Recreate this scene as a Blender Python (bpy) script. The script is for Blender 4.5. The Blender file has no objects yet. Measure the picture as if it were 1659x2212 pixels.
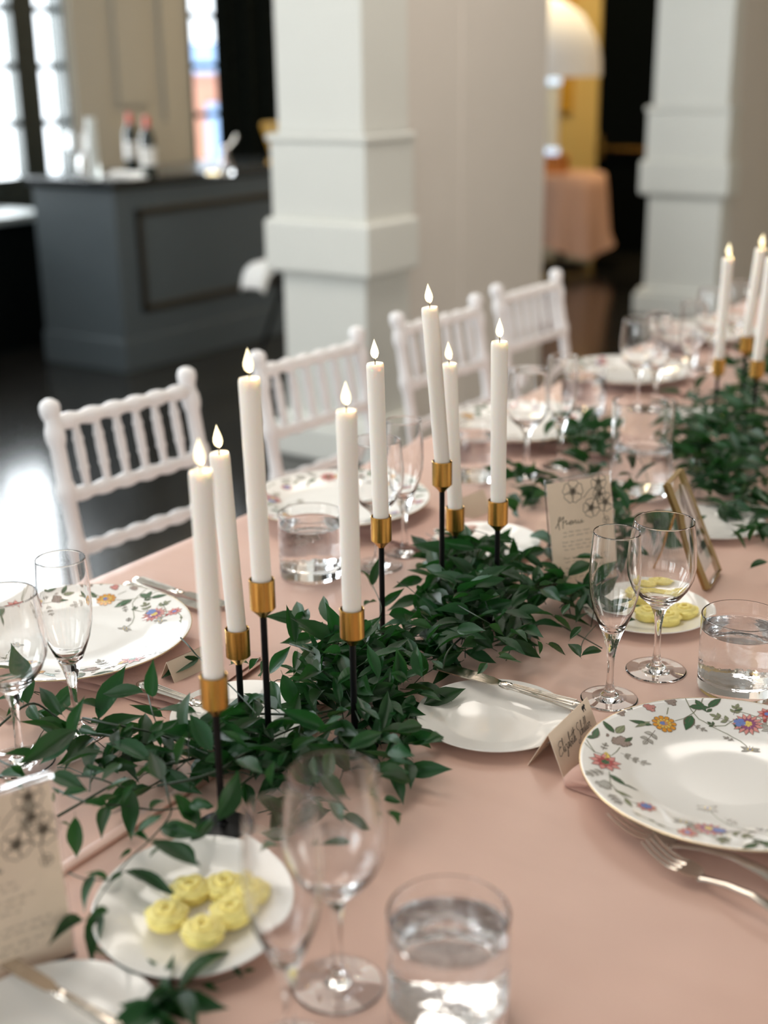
import bpy, math, random
import numpy as np
from mathutils import Vector, Matrix, Quaternion

# ------------------------------------------------------------------ camera, world, lights, exposure
S = bpy.context.scene
COL = S.collection
W, H, FPX = 1659.0, 2212.0, 2800.0
PITCH, ROLL, YAW = math.radians(18.74), math.radians(.77), math.radians(34.53)
TZ = .76                                   # top of the cloth
CAM = Vector((0, 0, 1.48))
_f = Vector((-math.sin(YAW)*math.cos(PITCH), math.cos(YAW)*math.cos(PITCH), -math.sin(PITCH)))
_r = Vector((math.cos(YAW), math.sin(YAW), 0)); _d = _f.cross(_r)
RIGHT = math.cos(ROLL)*_r + math.sin(ROLL)*_d
DOWN = -math.sin(ROLL)*_r + math.cos(ROLL)*_d
FWD = _f
cam = bpy.data.objects.new('camera', bpy.data.cameras.new('camera')); COL.objects.link(cam)
cam.data.sensor_fit = 'VERTICAL'; cam.data.sensor_height = 36.0; cam.data.sensor_width = 27.0
cam.data.lens = FPX/H*36.0
cam.data.clip_start = .05
cam.matrix_world = Matrix((( RIGHT.x, -DOWN.x, -FWD.x, CAM.x), (RIGHT.y, -DOWN.y, -FWD.y, CAM.y), (RIGHT.z, -DOWN.z, -FWD.z, CAM.z), (0, 0, 0, 1)))
cam.data.dof.use_dof = True; cam.data.dof.focus_distance = 1.56; cam.data.dof.aperture_fstop = 2.4
S.camera = cam
S.view_settings.view_transform = 'Standard'; S.view_settings.look = 'None'
S.view_settings.gamma = 1.0; S.view_settings.use_curve_mapping = False
S.view_settings.exposure = -0.75
S.cycles.use_denoising = True
S.cycles.max_bounces = 20; S.cycles.transmission_bounces = 20; S.cycles.transparent_max_bounces = 16
S.cycles.diffuse_bounces = 4; S.cycles.glossy_bounces = 6
S.cycles.sample_clamp_indirect = 30.0; S.cycles.blur_glossy = 1.0

wd = bpy.data.worlds.new('overcast_sky'); S.world = wd; wd.use_nodes = True
wd.node_tree.nodes['Background'].inputs[0].default_value = (.86, .94, 1, 1)
wd.node_tree.nodes['Background'].inputs[1].default_value = 6.0

WX = -6.4                                  # plane of the window wall
WINDOWS = [(-3.6, -1.75), (-1.3, .55), (1.0, 2.85), (4.06, 5.99), (7.03, 9.1)]   # y ranges
WBOT, WTOP = .86, 3.3
def area(name, loc, rot, sx, sy, power, col):
    l = bpy.data.lights.new(name, 'AREA'); l.shape = 'RECTANGLE'; l.size = sx; l.size_y = sy; l.energy = power; l.color = col
    o = bpy.data.objects.new(name, l); COL.objects.link(o); o.location = loc; o.rotation_euler = rot
    return o
for i, (a, b) in enumerate(WINDOWS[:4]):   # daylight of the overcast sky entering each tall window
    area('window_and_fill_light', (WX-.5, (a+b)/2, (WBOT+WTOP)/2), (0, -math.pi/2, 0), WTOP-WBOT, b-a, (240, 250, 200, 380)[i], (.90, .97, 1))
for x, pw in ((-2.2, 190), (.9, 55), (4.0, 25)):                       # added lamps before the solid wall behind the camera, in place of inferred windows
    area('window_and_fill_light', (x, -4.40, 1.95), (math.pi/2, 0, 0), 2.2, 2.3, pw, (.92, .97, 1))
for y, pw in ((-1.5, 20), (4.6, 190)):                      # added fill before the solid right hand wall, brightening faces turned that way
    area('window_and_fill_light', (5.40, y, 1.75), (0, math.pi/2, 0), 1.9, 2.2, pw, (1, .95, .88))
for x, y, pw in ((-2.3, 1.9, 68), (-2.3, 4.6, 70), (-4.6, 2.4, 8)):   # soft overhead fill, added to brighten the table; no fittings built
    area('overhead_fill_light', (x, y, 3.45), (0, 0, 0), 1.7, 1.7, pw, (1, .93, .84))
area('passage_fill_light', (-4.6, 8.6, 3.3), (0, 0, 0), .6, .6, 110, (1, .78, .45))  # warm unseen fill, added to brighten the dim passage

# ------------------------------------------------------------------ helpers
rnd = random.Random(7)
def ray(px, py): return FWD + RIGHT*((px-W/2)/FPX) + DOWN*((py-H/2)/FPX)
def at(px, py, z=0.0):
    """point of the scene seen at a pixel of the photograph, z metres above the table"""
    v = ray(px, py); return CAM + v*((TZ+z-CAM.z)/v.z)
def at_x(px, py, x): v = ray(px, py); return CAM + v*((x-CAM.x)/v.x)
def at_y(px, py, y): v = ray(px, py); return CAM + v*((y-CAM.y)/v.y)

def mat(name, col, rough=.5, metal=0.0, noise=0.0, nscale=30.0, bump=0.0, bscale=60.0, trans=0.0, ior=1.45, sss=0.0, sssr=.01, emit=None, estr=0.0, spec=.5, sheen=0.0, coat=0.0, stretch=None, rand=0.0, obj=True):
    m = bpy.data.materials.new(name); m.use_nodes = True
    nt = m.node_tree; N = nt.nodes; L = nt.links; p = N['Principled BSDF']
    p.inputs['Base Color'].default_value = (*col, 1); p.inputs['Roughness'].default_value = rough
    p.inputs['Metallic'].default_value = metal; p.inputs['IOR'].default_value = ior
    p.inputs['Transmission Weight'].default_value = trans
    p.inputs['Specular IOR Level'].default_value = spec
    p.inputs['Sheen Weight'].default_value = sheen
    p.inputs['Coat Weight'].default_value = coat
    if sss: p.inputs['Subsurface Weight'].default_value = sss; p.inputs['Subsurface Radius'].default_value = (1, .7, .45); p.inputs['Subsurface Scale'].default_value = sssr
    if emit: p.inputs['Emission Color'].default_value = (*emit, 1); p.inputs['Emission Strength'].default_value = estr
    tc = None
    if noise or bump:
        tc = N.new('ShaderNodeTexCoord'); src = tc.outputs['Object']
        if stretch:
            mp = N.new('ShaderNodeMapping'); mp.inputs['Scale'].default_value = stretch; L.new(src, mp.inputs['Vector']); src = mp.outputs['Vector']
    last = None
    if noise:
        n = N.new('ShaderNodeTexNoise'); n.inputs['Scale'].default_value = nscale; n.inputs['Detail'].default_value = 4; L.new(src, n.inputs['Vector'])
        mx = N.new('ShaderNodeMix'); mx.data_type = 'RGBA'
        mx.inputs[6].default_value = (*[c*(1-noise) for c in col], 1); mx.inputs[7].default_value = (*[min(1, c*(1+noise)) for c in col], 1)
        L.new(n.outputs['Fac'], mx.inputs[0]); last = mx.outputs[2]; L.new(last, p.inputs['Base Color'])
    if rand:
        oi = N.new('ShaderNodeObjectInfo'); hs = N.new('ShaderNodeHueSaturation')
        mr = N.new('ShaderNodeMapRange'); mr.inputs[3].default_value = 1-rand; mr.inputs[4].default_value = 1+rand; L.new(oi.outputs['Random'], mr.inputs[0])
        mh = N.new('ShaderNodeMapRange'); mh.inputs[3].default_value = .485; mh.inputs[4].default_value = .515; L.new(oi.outputs['Random'], mh.inputs[0])
        L.new(mr.outputs[0], hs.inputs['Value']); L.new(mh.outputs[0], hs.inputs['Hue'])
        if last: L.new(last, hs.inputs['Color'])
        else: hs.inputs['Color'].default_value = (*col, 1)
        L.new(hs.outputs[0], p.inputs['Base Color'])
    if bump:
        n2 = N.new('ShaderNodeTexNoise'); n2.inputs['Scale'].default_value = bscale; n2.inputs['Detail'].default_value = 3; L.new(src, n2.inputs['Vector'])
        b = N.new('ShaderNodeBump'); b.inputs['Strength'].default_value = bump; b.inputs['Distance'].default_value = .01
        L.new(n2.outputs['Fac'], b.inputs['Height']); L.new(b.outputs[0], p.inputs['Normal'])
    return m

class MB:
    def __init__(s): s.v = []; s.f = []; s.m = []
    def add(s, vs, fs, mi=0):
        o = len(s.v); s.v += [tuple(v) for v in vs]; s.f += [tuple(i+o for i in f) for f in fs]; s.m += [mi]*len(fs); return s
    def box(s, lo, hi, mi=0, M=None, bev=0.0):
        x0, y0, z0 = lo; x1, y1, z1 = hi
        if bev:
            b = bev; vs = []; 
            for z, k in ((z0, b), (z0+b, 0), (z1-b, 0), (z1, b)):
                c = b*.3 if k == 0 else b
                vs += [(x0+c+(b-c)*.0, y0+c, z), (x1-c, y0+c, z), (x1-c, y1-c, z), (x0+c, y1-c, z)]
            fs = [(3, 2, 1, 0), (12, 13, 14, 15)]
            for r in range(3):
                for q in range(4): fs.append((r*4+q, r*4+(q+1) % 4, r*4+4+(q+1) % 4, r*4+4+q))
        else:
            vs = [(x0, y0, z0), (x1, y0, z0), (x1, y1, z0), (x0, y1, z0), (x0, y0, z1), (x1, y0, z1), (x1, y1, z1), (x0, y1, z1)]
            fs = [(3, 2, 1, 0), (4, 5, 6, 7), (0, 1, 5, 4), (1, 2, 6, 5), (2, 3, 7, 6), (3, 0, 4, 7)]
        if M: vs = [M @ Vector(v) for v in vs]
        return s.add(vs, fs, mi)
    def lathe(s, prof, n=32, mi=0, M=None, c=(0, 0)):
        vs = []; fs = []; rings = []
        for r, z in prof:
            if r < 1e-6: rings.append([len(vs)]); vs.append((c[0], c[1], z))
            else:
                rings.append(list(range(len(vs), len(vs)+n)))
                vs += [(c[0]+r*math.cos(2*math.pi*k/n), c[1]+r*math.sin(2*math.pi*k/n), z) for k in range(n)]
        for a, b in zip(rings, rings[1:]):
            for k in range(n):
                k2 = (k+1) % n
                if len(a) == 1 and len(b) == 1: continue
                if len(a) == 1: fs.append((a[0], b[k2], b[k]))
                elif len(b) == 1: fs.append((a[k], a[k2], b[0]))
                else: fs.append((a[k], a[k2], b[k2], b[k]))
        if M: vs = [M @ Vector(v) for v in vs]
        return s.add(vs, fs, mi)
    def tube(s, pts, rad, n=8, mi=0, cap=True, flat=1.0, up=(0, 0, 1)):
        pts = [Vector(p) for p in pts]; k = len(pts)
        if not hasattr(rad, '__len__'): rad = [rad]*k
        vs = []; fs = []
        for i, p in enumerate(pts):
            t = (pts[min(i+1, k-1)]-pts[max(i-1, 0)]).normalized()
            u = Vector(up); u = u-t*u.dot(t)
            if u.length < 1e-3: u = Vector((1, 0, 0)); u = u-t*u.dot(t)
            u.normalize(); w = t.cross(u)
            for j in range(n):
                a = 2*math.pi*j/n; vs.append(p+(w*math.cos(a)+u*math.sin(a)*flat)*rad[i])
        for i in range(k-1):
            for j in range(n): fs.append((i*n+j, i*n+(j+1) % n, (i+1)*n+(j+1) % n, (i+1)*n+j))
        if cap: fs.append(tuple(range(n-1, -1, -1))); fs.append(tuple((k-1)*n+j for j in range(n)))
        return s.add(vs, fs, mi)
    def poly(s, pts, mi=0): return s.add(pts, [tuple(range(len(pts)))], mi)
    def slab(s, pts, h, mi=0):       # planar outline (x,y) extruded from z=0 to h
        n = len(pts); vs = [(x, y, 0) for x, y in pts]+[(x, y, h) for x, y in pts]
        fs = [tuple(range(n-1, -1, -1)), tuple(range(n, 2*n))]+[(i, (i+1) % n, n+(i+1) % n, n+i) for i in range(n)]
        return s.add(vs, fs, mi)
    def ribbon(s, pts, w, mapf, mi=0):
        """flat stroke in 2-D mapped to 3-D"""
        if len(pts) < 2: return s
        P = [Vector((p[0], p[1])) for p in pts]; vs = []; fs = []
        for i, p in enumerate(P):
            t = P[min(i+1, len(P)-1)]-P[max(i-1, 0)]
            if t.length < 1e-9: t = Vector((1, 0))
            t.normalize(); nn = Vector((-t.y, t.x))*(w[i] if hasattr(w, '__len__') else w)*.5
            vs += [mapf(*(p+nn)), mapf(*(p-nn))]
        for i in range(len(P)-1): fs.append((2*i, 2*i+1, 2*i+3, 2*i+2))
        return s.add(vs, fs, mi)
    def build(s, name, mats, parent=None, smooth=40, loc=None):
        me = bpy.data.meshes.new(name); me.from_pydata([tuple(v) for v in s.v], [], s.f); me.update()
        for m in (mats if isinstance(mats, (list, tuple)) else [mats]): me.materials.append(m)
        if any(s.m): me.polygons.foreach_set('material_index', s.m)
        if smooth:
            me.polygons.foreach_set('use_smooth', [True]*len(me.polygons))
            me.set_sharp_from_angle(angle=math.radians(smooth))
        o = bpy.data.objects.new(name, me); COL.objects.link(o)
        if parent: o.parent = parent
        if loc: o.location = loc
        return o

def tag(o, label=None, cat=None, group=None, kind=None):
    if label: o['label'] = label
    if cat: o['category'] = cat
    if group: o['group'] = group
    if kind: o['kind'] = kind
    return o
def thing(name, loc, label, cat, group=None, rz=0.0):
    o = bpy.data.objects.new(name, None); COL.objects.link(o); o.location = loc; o.rotation_euler = (0, 0, rz); o.empty_display_size = .05
    return tag(o, label, cat, group)
def dup(root, loc=None, label=None, group=None, rz=None):
    r = root.copy(); COL.objects.link(r)
    if loc is not None: r.location = loc
    if rz is not None: r.rotation_euler = (0, 0, rz)
    if label: r['label'] = label
    if group: r['group'] = group
    for ch in list(root.children):
        c = ch.copy(); COL.objects.link(c); c.parent = r
        for g in list(ch.children):
            d = g.copy(); COL.objects.link(d); d.parent = c
    return r
def struct(name, mb, m, parent=None, smooth=0):
    o = mb.build(name, m, parent, smooth)
    if not parent: o['kind'] = 'structure'
    return o
def sbox(name, lo, hi, m, parent=None): return struct(name, MB().box(lo, hi), m, parent)
def axis_frame(A, B, up=(0, 0, 1)):
    x = (B-A).normalized(); u = Vector(up); y = u.cross(x).normalized(); z = x.cross(y)
    return Matrix(((x.x, y.x, z.x, A.x), (x.y, y.y, z.y, A.y), (x.z, y.z, z.z, A.z), (0, 0, 0, 1)))

# ------------------------------------------------------------------ materials
M_wall = mat('warm_white_plaster', (.66, .63, .57), .75, noise=.03, nscale=5, bump=.05, bscale=90)
M_pier = mat('greige_paint', (.71, .65, .585), .7, noise=.03, nscale=4, bump=.04, bscale=90)
M_pil = mat('stone_beige_paint', (.42, .385, .32), .7, noise=.03, nscale=4)
M_pillar = mat('off_white_satin_paint', (.74, .74, .69), .5, noise=.02, nscale=6, bump=.04, bscale=80)
M_yellow = mat('ochre_yellow_paint', (.62, .44, .15), .7, noise=.04, nscale=5)
M_floor = mat('dark_polished_wood', (.016, .015, .013), .15, noise=.5, nscale=3, bump=.05, bscale=10, stretch=(8, .7, 1), spec=.8)
M_ceil = mat('ceiling_white', (.7, .68, .64), .8)
M_dark = mat('dark_green_black_paint', (.010, .016, .014), .45)
M_door = mat('black_door_paint', (.003, .004, .004), .75, spec=.0)
M_bar = mat('dark_slate_paint', (.078, .094, .102), .42, noise=.12, nscale=6, bump=.06, bscale=25, stretch=(1, 1, 14))
M_bartop = mat('dark_bar_top', (.020, .023, .025), .22)
M_mould = mat('bronze_black_moulding', (.018, .013, .008), .4)
M_bench = mat('grey_bench_top', (.20, .22, .22), .5)
M_brass = mat('brushed_brass', (.60, .34, .085), .24, 1.0, bump=.05, bscale=400, stretch=(1, 1, .05))
M_black = mat('black_iron', (.004, .004, .005), .42, spec=.3)
M_glass = mat('clear_glass', (1, 1, 1), 0.0, trans=1.0, ior=1.47)
M_water = mat('water', (.98, .99, 1), 0.0, trans=1.0, ior=1.33, bump=.10, bscale=55)
M_acrylic = mat('clear_acrylic', (1, .995, .985), .02, trans=1.0, ior=1.49)
def thin_pane(name):
    m = bpy.data.materials.new(name); m.use_nodes = True; N = m.node_tree.nodes; L = m.node_tree.links; N.remove(N['Principled BSDF'])
    t = N.new('ShaderNodeBsdfTransparent'); t.inputs[0].default_value = (.98, .98, .98, 1); g = N.new('ShaderNodeBsdfGlossy'); g.inputs['Roughness'].default_value = 0
    f = N.new('ShaderNodeFresnel'); f.inputs[0].default_value = 1.35; x = N.new('ShaderNodeMixShader')
    ge = N.new('ShaderNodeNewGeometry'); sb = N.new('ShaderNodeMath'); sb.operation = 'SUBTRACT'; sb.use_clamp = True
    L.new(f.outputs[0], sb.inputs[0]); L.new(ge.outputs['Backfacing'], sb.inputs[1]); L.new(sb.outputs[0], x.inputs[0]); L.new(t.outputs[0], x.inputs[1]); L.new(g.outputs[0], x.inputs[2]); L.new(x.outputs[0], N['Material Output'].inputs[0]); return m
M_pane = thin_pane('window_glass')
M_chair = mat('white_lacquer', (.84, .82, .82), .38)
M_cush = mat('white_cushion_cloth', (.82, .81, .79), .85, bump=.1, bscale=300)
M_cloth = mat('blush_satin_cloth', (.67, .42, .33), .36, noise=.035, nscale=9, bump=.30, bscale=5, spec=.45, sheen=.25, stretch=(1, 2.2, 1))
M_napkin = mat('blush_napkin_cloth', (.60, .36, .29), .75, noise=.05, nscale=30, bump=.2, bscale=40, sheen=.3)
M_china = mat('glazed_white_china', (.90, .87, .83), .10, spec=.55, coat=.3)
M_goldrim = mat('gilt_line', (.62, .45, .24), .25, .9)
M_wax = mat('ivory_wax', (.79, .75, .70), .42, sss=.5, sssr=.016, noise=.02, nscale=25, bump=.06, bscale=45)
M_flame = mat('glowing_flame', (1, .85, .55), .4, emit=(1, .85, .52), estr=2.7)
M_silver = mat('silver_plate', (.66, .60, .53), .17, 1.0, bump=.03, bscale=70)
M_butter = mat('butter', (1, .82, .27), .45, sss=.25, sssr=.006, bump=.15, bscale=120)
M_card = mat('cream_card', (.86, .70, .545), .7, noise=.03, nscale=60)
M_ink = mat('black_ink', (.012, .012, .012), .6)
M_inkgrey = mat('grey_ink', (.17, .14, .10), .7)
M_inkpale = mat('pale_grey_ink', (.42, .36, .28), .7)
M_gold = mat('dull_gold_paint', (.55, .30, .03), .45)
M_stem = mat('green_stem', (.016, .036, .014), .5)
M_leaf = mat('glossy_green_leaf', (.011, .056, .014), .36, noise=.30, nscale=2.2, bump=.15, bscale=9, stretch=(1, 14, 1), rand=.45, spec=.45)
# leaf translucency
_nt = M_leaf.node_tree; _p = _nt.nodes['Principled BSDF']; _o = _nt.nodes['Material Output']
_tr = _nt.nodes.new('ShaderNodeBsdfTranslucent'); _tr.inputs[0].default_value = (.03, .16, .02, 1)
_ms = _nt.nodes.new('ShaderNodeMixShader'); _ms.inputs[0].default_value = .20
_nt.links.new(_p.outputs[0], _ms.inputs[1]); _nt.links.new(_tr.outputs[0], _ms.inputs[2]); _nt.links.new(_ms.outputs[0], _o.inputs[0])

# ------------------------------------------------------------------ the room
sbox('floor', (-6.6, -4.6, -.1), (5.6, 13.2, 0), M_floor)
sbox('ceiling', (-6.6, -4.6, 3.6), (5.6, 13.2, 3.7), M_ceil)
wr = MB().box((5.45, -4.6, 0), (5.6, 13.2, 3.6))
struct('wall_right', wr, M_wall)
# left wall: below the sills, above the heads, and the piers between the windows
wl = MB()
wl.box((WX-.2, -4.6, 0), (WX, 13.2, WBOT)); wl.box((WX-.2, -4.6, WTOP), (WX, 13.2, 3.6))
WINDOWS[3] = (4.06, at_x(145, 200, WX-.04).y+.07)
edges = [-4.6]+[e for w in WINDOWS for e in w]+[13.2]
for a, b in zip(edges[::2], edges[1::2]): wl.box((WX-.2, a, WBOT), (WX, b, WTOP))
struct('wall_left', wl, M_dark)
# pilaster with a sunk panel between the two windows in view
pb = at_x(175, 200, WX+.1).y; pe = at_x(420, 200, WX+.06).y
pl = MB()
pl.box((WX, pb, 0), (WX+.004, pe, 3.6)); pl.box((WX+.004, pb+.02, 0), (WX+.034, pb+.28, 3.6)); pl.box((WX+.004, pe-.26, 0), (WX+.034, pe, 3.6))
pl.box((WX+.004, pb+.28, 0), (WX+.034, pe-.26, 1.18)); pl.box((WX+.004, pb+.40, 1.30), (WX+.030, pe-.40, 3.6))
struct('trim_1', pl, M_pil)
_ya, _yb = at_x(45, 200, WX-.06).y, at_x(85, 200, WX-.06).y; MULL, MULW = (_ya+_yb)/2, (_yb-_ya)/2*1.25
WINDOWS[3] = (4.06, at_x(145, 200, WX-.04).y+.07)
for i, (a, b) in enumerate(WINDOWS):       # tall steel windows, three lights wide, panes on a 0.33 m grid
    w = MB().box((WX-.16, a, WBOT-.0), (WX-.04, a+.07, WTOP)).box((WX-.16, b-.07, WBOT), (WX-.04, b, WTOP)).box((WX-.16, a, WBOT-.02), (WX-.02, b, WBOT+.04)).box((WX-.16, a, WTOP-.06), (WX-.04, b, WTOP)).build('window_%d' % (i+1), M_dark, smooth=0)
    w['kind'] = 'structure'
    nl = 5; lw = (b-a-.14)/nl
    ys = [(a+.07+k*lw, .05 if k % 2 == 0 else .018) for k in range(1, nl)]
    if i == 3: ys = [(4.62, .018), (5.13, .018), (MULL, MULW)]
    for y, hw in ys:
        MB().box((WX-.14, y-hw, WBOT+.04), (WX-.06, y+hw, WTOP-.06)).build('mullion', M_dark, w, smooth=0)
    for k in range(1, 8):
        z = WBOT+.04+k*.33-.02
        if z < WTOP-.1: MB().box((WX-.12, a+.07, z-.019), (WX-.08, b-.07, z+.019)).build('glazing_bar', M_dark, w, smooth=0)
    for k in range(nl):
        for j in range(8):
            z0 = WBOT+.04+j*.33; z1 = min(z0+.33, WTOP-.06)
            if z1-z0 < .06: continue
            MB().box((WX-.102, a+.07+k*lw, z0), (WX-.098, a+.07+(k+1)*lw, z1)).build('pane', M_pane, w, smooth=0)
# far wall beyond the passage: ochre wall, black door leaf with a brass push bar
YF = 10.3
fx0 = at_y(1288, 300, YF).x; fx1 = at_y(1412, 300, YF).x
fw = MB().box((-6.6, YF, 0), (fx0, YF+.15, 3.6)).box((fx0, YF, 2.9), (fx1+.3, YF+.15, 3.6)).box((fx1+.3, YF, 0), (5.5, YF+.15, 3.6))
struct('wall_back', fw, M_yellow)
dr = MB().box((fx0, YF+.02, .0), (fx1+.3, YF+.09, 2.9)).build('door_1', M_door, smooth=0); dr['kind'] = 'structure'
zb = at_y(1345, 321, YF).z
b = MB().tube([(fx0+.03, YF-.05, zb), (fx1+.25, YF-.05, zb)], .022, 8).build('push_bar', M_brass, dr); b['label'] = 'brass push bar'
for xx in (fx0+.05, fx1+.2): MB().box((xx-.03, YF-.04, zb-.08), (xx+.03, YF+.03, zb+.10)).build('bar_bracket', M_brass, dr)
sbox('baseboard_back', (-6.4, YF-.02, 0), (fx0-.02, YF, .14), M_pillar)
# wall behind the photographer
we = MB().box((-6.6, -4.6, 0), (5.6, -4.45, 3.6))
struct('wall_front', we, M_wall)

def pillar(name, x0, x1, y0, y1):
    """square pillar with a moulded dado band, base block and two collars"""
    p = MB().box((x0, y0, 0), (x1, y1, 3.6), bev=.012)
    o = struct(name, p, M_pillar, smooth=0)
    zt, zm, zl = PZ
    e = .022
    struct('upper_band', MB().box((x0-e, y0-e, zm), (x1+e, y1, zt), bev=.008), M_pillar, o)
    e2 = .048
    struct('lower_band', MB().box((x0-e2, y0-e2, zl), (x1+e2, y1, zm), bev=.014), M_pillar, o)
    struct('cap_bead', MB().box((x0-e-.012, y0-e-.012, zt-.03), (x1+e+.012, y1, zt), bev=.008), M_pillar, o)
    struct('base_block', MB().box((x0-.05, y0-.05, 0), (x1+.05, y1, .14), bev=.012), M_pillar, o)
    struct('base_bead', MB().box((x0-.03, y0-.03, .14), (x1+.03, y1, .17), bev=.01), M_pillar, o)
    return o
PXR = -2.84
c1 = at_x(783, 200, PXR)
PZ = (at_x(790, 292, PXR+.03).z, at_x(790, 485, PXR+.04).z, at_x(788, 608, PXR+.048).z)
py0 = c1.y; pxl = at_y(595, 200, py0).x
pe1 = at_x(884, 300, PXR).y
pillar('pillar_1', pxl, PXR, py0, pe1)
x985 = at_x(985, 300, PXR-.03).y; yend = at_x(1178, 300, PXR+.0).y
pr = MB().box((pxl+.02, pe1, 0), (PXR-.006, x985, 3.6)).box((pxl+.02, x985, 0), (PXR, yend, 3.6))
struct('wall_middle', pr, M_pier)
c2 = at_x(1586, 60, PXR+.02)
q0 = c2.y; qxl = at_y(1418, 60, q0).x
qe = at_x(1606, 60, PXR+.02).y
pillar('pillar_2', qxl, PXR+.02, q0, qe)
struct('wall_passage', MB().box((qxl+.02, qe, 0), (PXR+.02, 13.0, 3.6)), M_pier)
# window bench
bz = at_x(40, 452, -6.1).z
bn = thing('window_bench', (-6.1, 4.1, 0), 'dark low bench with grey top under the window beside the bar', 'bench')
MB().box((-.28, -2.0, bz-.04), (.30, 1.15, bz), bev=.01).build('seat_top', M_bench, bn)
MB().box((-.28, -1.95, 0), (.25, 1.10, bz-.04)).build('body', M_door, bn, 0)
# dark curtain over the second window
cy0, cy1 = at_x(478, 200, WX+.2).y, 9.3
cp = MB(); n = 160; vs = []; fs = []
for i in range(n+1):
    y = cy0+(cy1-cy0)*i/n; x = WX+.16+.045*math.sin(i*.9)+.02*math.sin(i*.37)
    for z in (.02, 1.2, 2.4, 3.5): vs.append((x, y, z))
for i in range(n):
    for k in range(3): fs.append((i*4+k, i*4+4+k, i*4+5+k, i*4+1+k))
cp.add(vs, fs)
M_curt = mat('black_sequin_curtain', (.003, .005, .0035), .8, spec=.15, noise=.6, nscale=30, bump=.5, bscale=60)
ct = thing('curtain', (0, 0, 0), 'black shimmering curtain hanging between the narrow window and the pillar', 'curtain')
cp.build('drape', M_curt, ct)
MB().tube([(WX+.16, cy0-.1, 3.5), (WX+.16, cy1, 3.5)], .015).build('rail', M_black, ct)
# building across the street
ex = MB()
M_ext = mat('pale_red_brick', (.62, .30, .20), .85, noise=.2, nscale=3)
M_awn = mat('pale_blue_awning', (.35, .5, .75), .7)
eb = thing('street_building', (-16, 23.1, -3), 'pale red brick building across the street through the narrow window', 'building')
MB().box((-2, -6, 0), (0, 9, 4.5)).build('facade', M_ext, eb, 0)
for k in range(7): MB().box((-.05, -5.2+k*2, 2.6), (.06, -4.2+k*2, 4.0)).build('window', M_awn, eb, 0)
MB().box((-.1, -6, 4.5), (.5, 9, 5.0)).build('cornice', M_awn, eb, 0)

# ------------------------------------------------------------------ the bar
BX = -4.88; bc = at(275, 806, -TZ); BY = bc.y; BXL = at_y(105, 771, BY).x
BH = .985; BY1 = BY+2.0
bar = thing('bar_counter', (bc.x, BY, 0), 'dark slate panelled bar counter with bottles on top by the window', 'bar')
bx0 = BXL-bc.x
MB().box((bx0, 0, .0), (0, 2.0, BH-.05)).build('body', M_bar, bar, 0)
MB().box((bx0-.03, -.03, BH-.05), (.03, 2.03, BH), bev=.008).build('countertop', M_bartop, bar, 0)
MB().box((bx0-.012, -.012, 0), (.012, 2.012, .17), bev=.006).build('plinth', M_bar, bar, 0)
fp = MB(); z0, z1, y0, y1 = .30, .83, .14, 1.86
for lo, hi in (((0, y0, z1-.035), (.022, y1, z1)), ((0, y0, z0), (.022, y1, z0+.035)), ((0, y0, z0), (.022, y0+.035, z1)), ((0, y1-.035, z0), (.022, y1, z1))):
    MB().box(lo, hi, bev=.006).build('panel_moulding', M_mould, bar, 0)
MB().box((0, y0+.035, z0+.035), (.004, y1-.035, z1-.035)).build('panel', M_bar, bar, 0)

M_wineglass = mat('dark_wine_bottle_glass', (.006, .014, .010), .08, spec=.7)
M_caps = mat('red_foil', (.62, .07, .05), .4)
M_label = mat('white_bottle_label', (.75, .73, .70), .6)
def on_bar(px, py): return at(px, py, BH-TZ)
def bottle(px, py, label):
    t = thing('wine_bottle', on_bar(px, py), label, 'bottle', 'wine bottles on the bar')
    MB().lathe([(0, 0), (.035, 0), (.0375, .004), (.0375, .19), (.034, .21), (.02, .232), (.0145, .245), (.0145, .265)], 20).build('body', M_wineglass, t)
    MB().lathe([(.0379, .06), (.0381, .062), (.0381, .15), (.0379, .152)], 20).build('label', M_label, t)
    MB().lathe([(.0152, .245), (.0156, .25), (.0156, .297), (.013, .302), (0, .302)], 16).build('capsule', M_caps, t)
    return t
bottle(287, 367, 'dark wine bottle with red capsule on the bar, the one nearer the window')
bottle(324, 384, 'dark wine bottle with red capsule on the bar, the one nearer the front edge')
p = on_bar(262, 384)
t = thing('serving_tray', p, 'pale flat tray on the bar beside the two wine bottles', 'tray')
MB().box((-.16, -.10, 0), (.16, .10, .012), bev=.004).build('base', M_china, t)
for lo, hi in (((-.16, -.10, .012), (.16, -.09, .025)), ((-.16, .09, .012), (.16, .10, .025))): MB().box(lo, hi).build('edge', M_china, t, 0)

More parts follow.
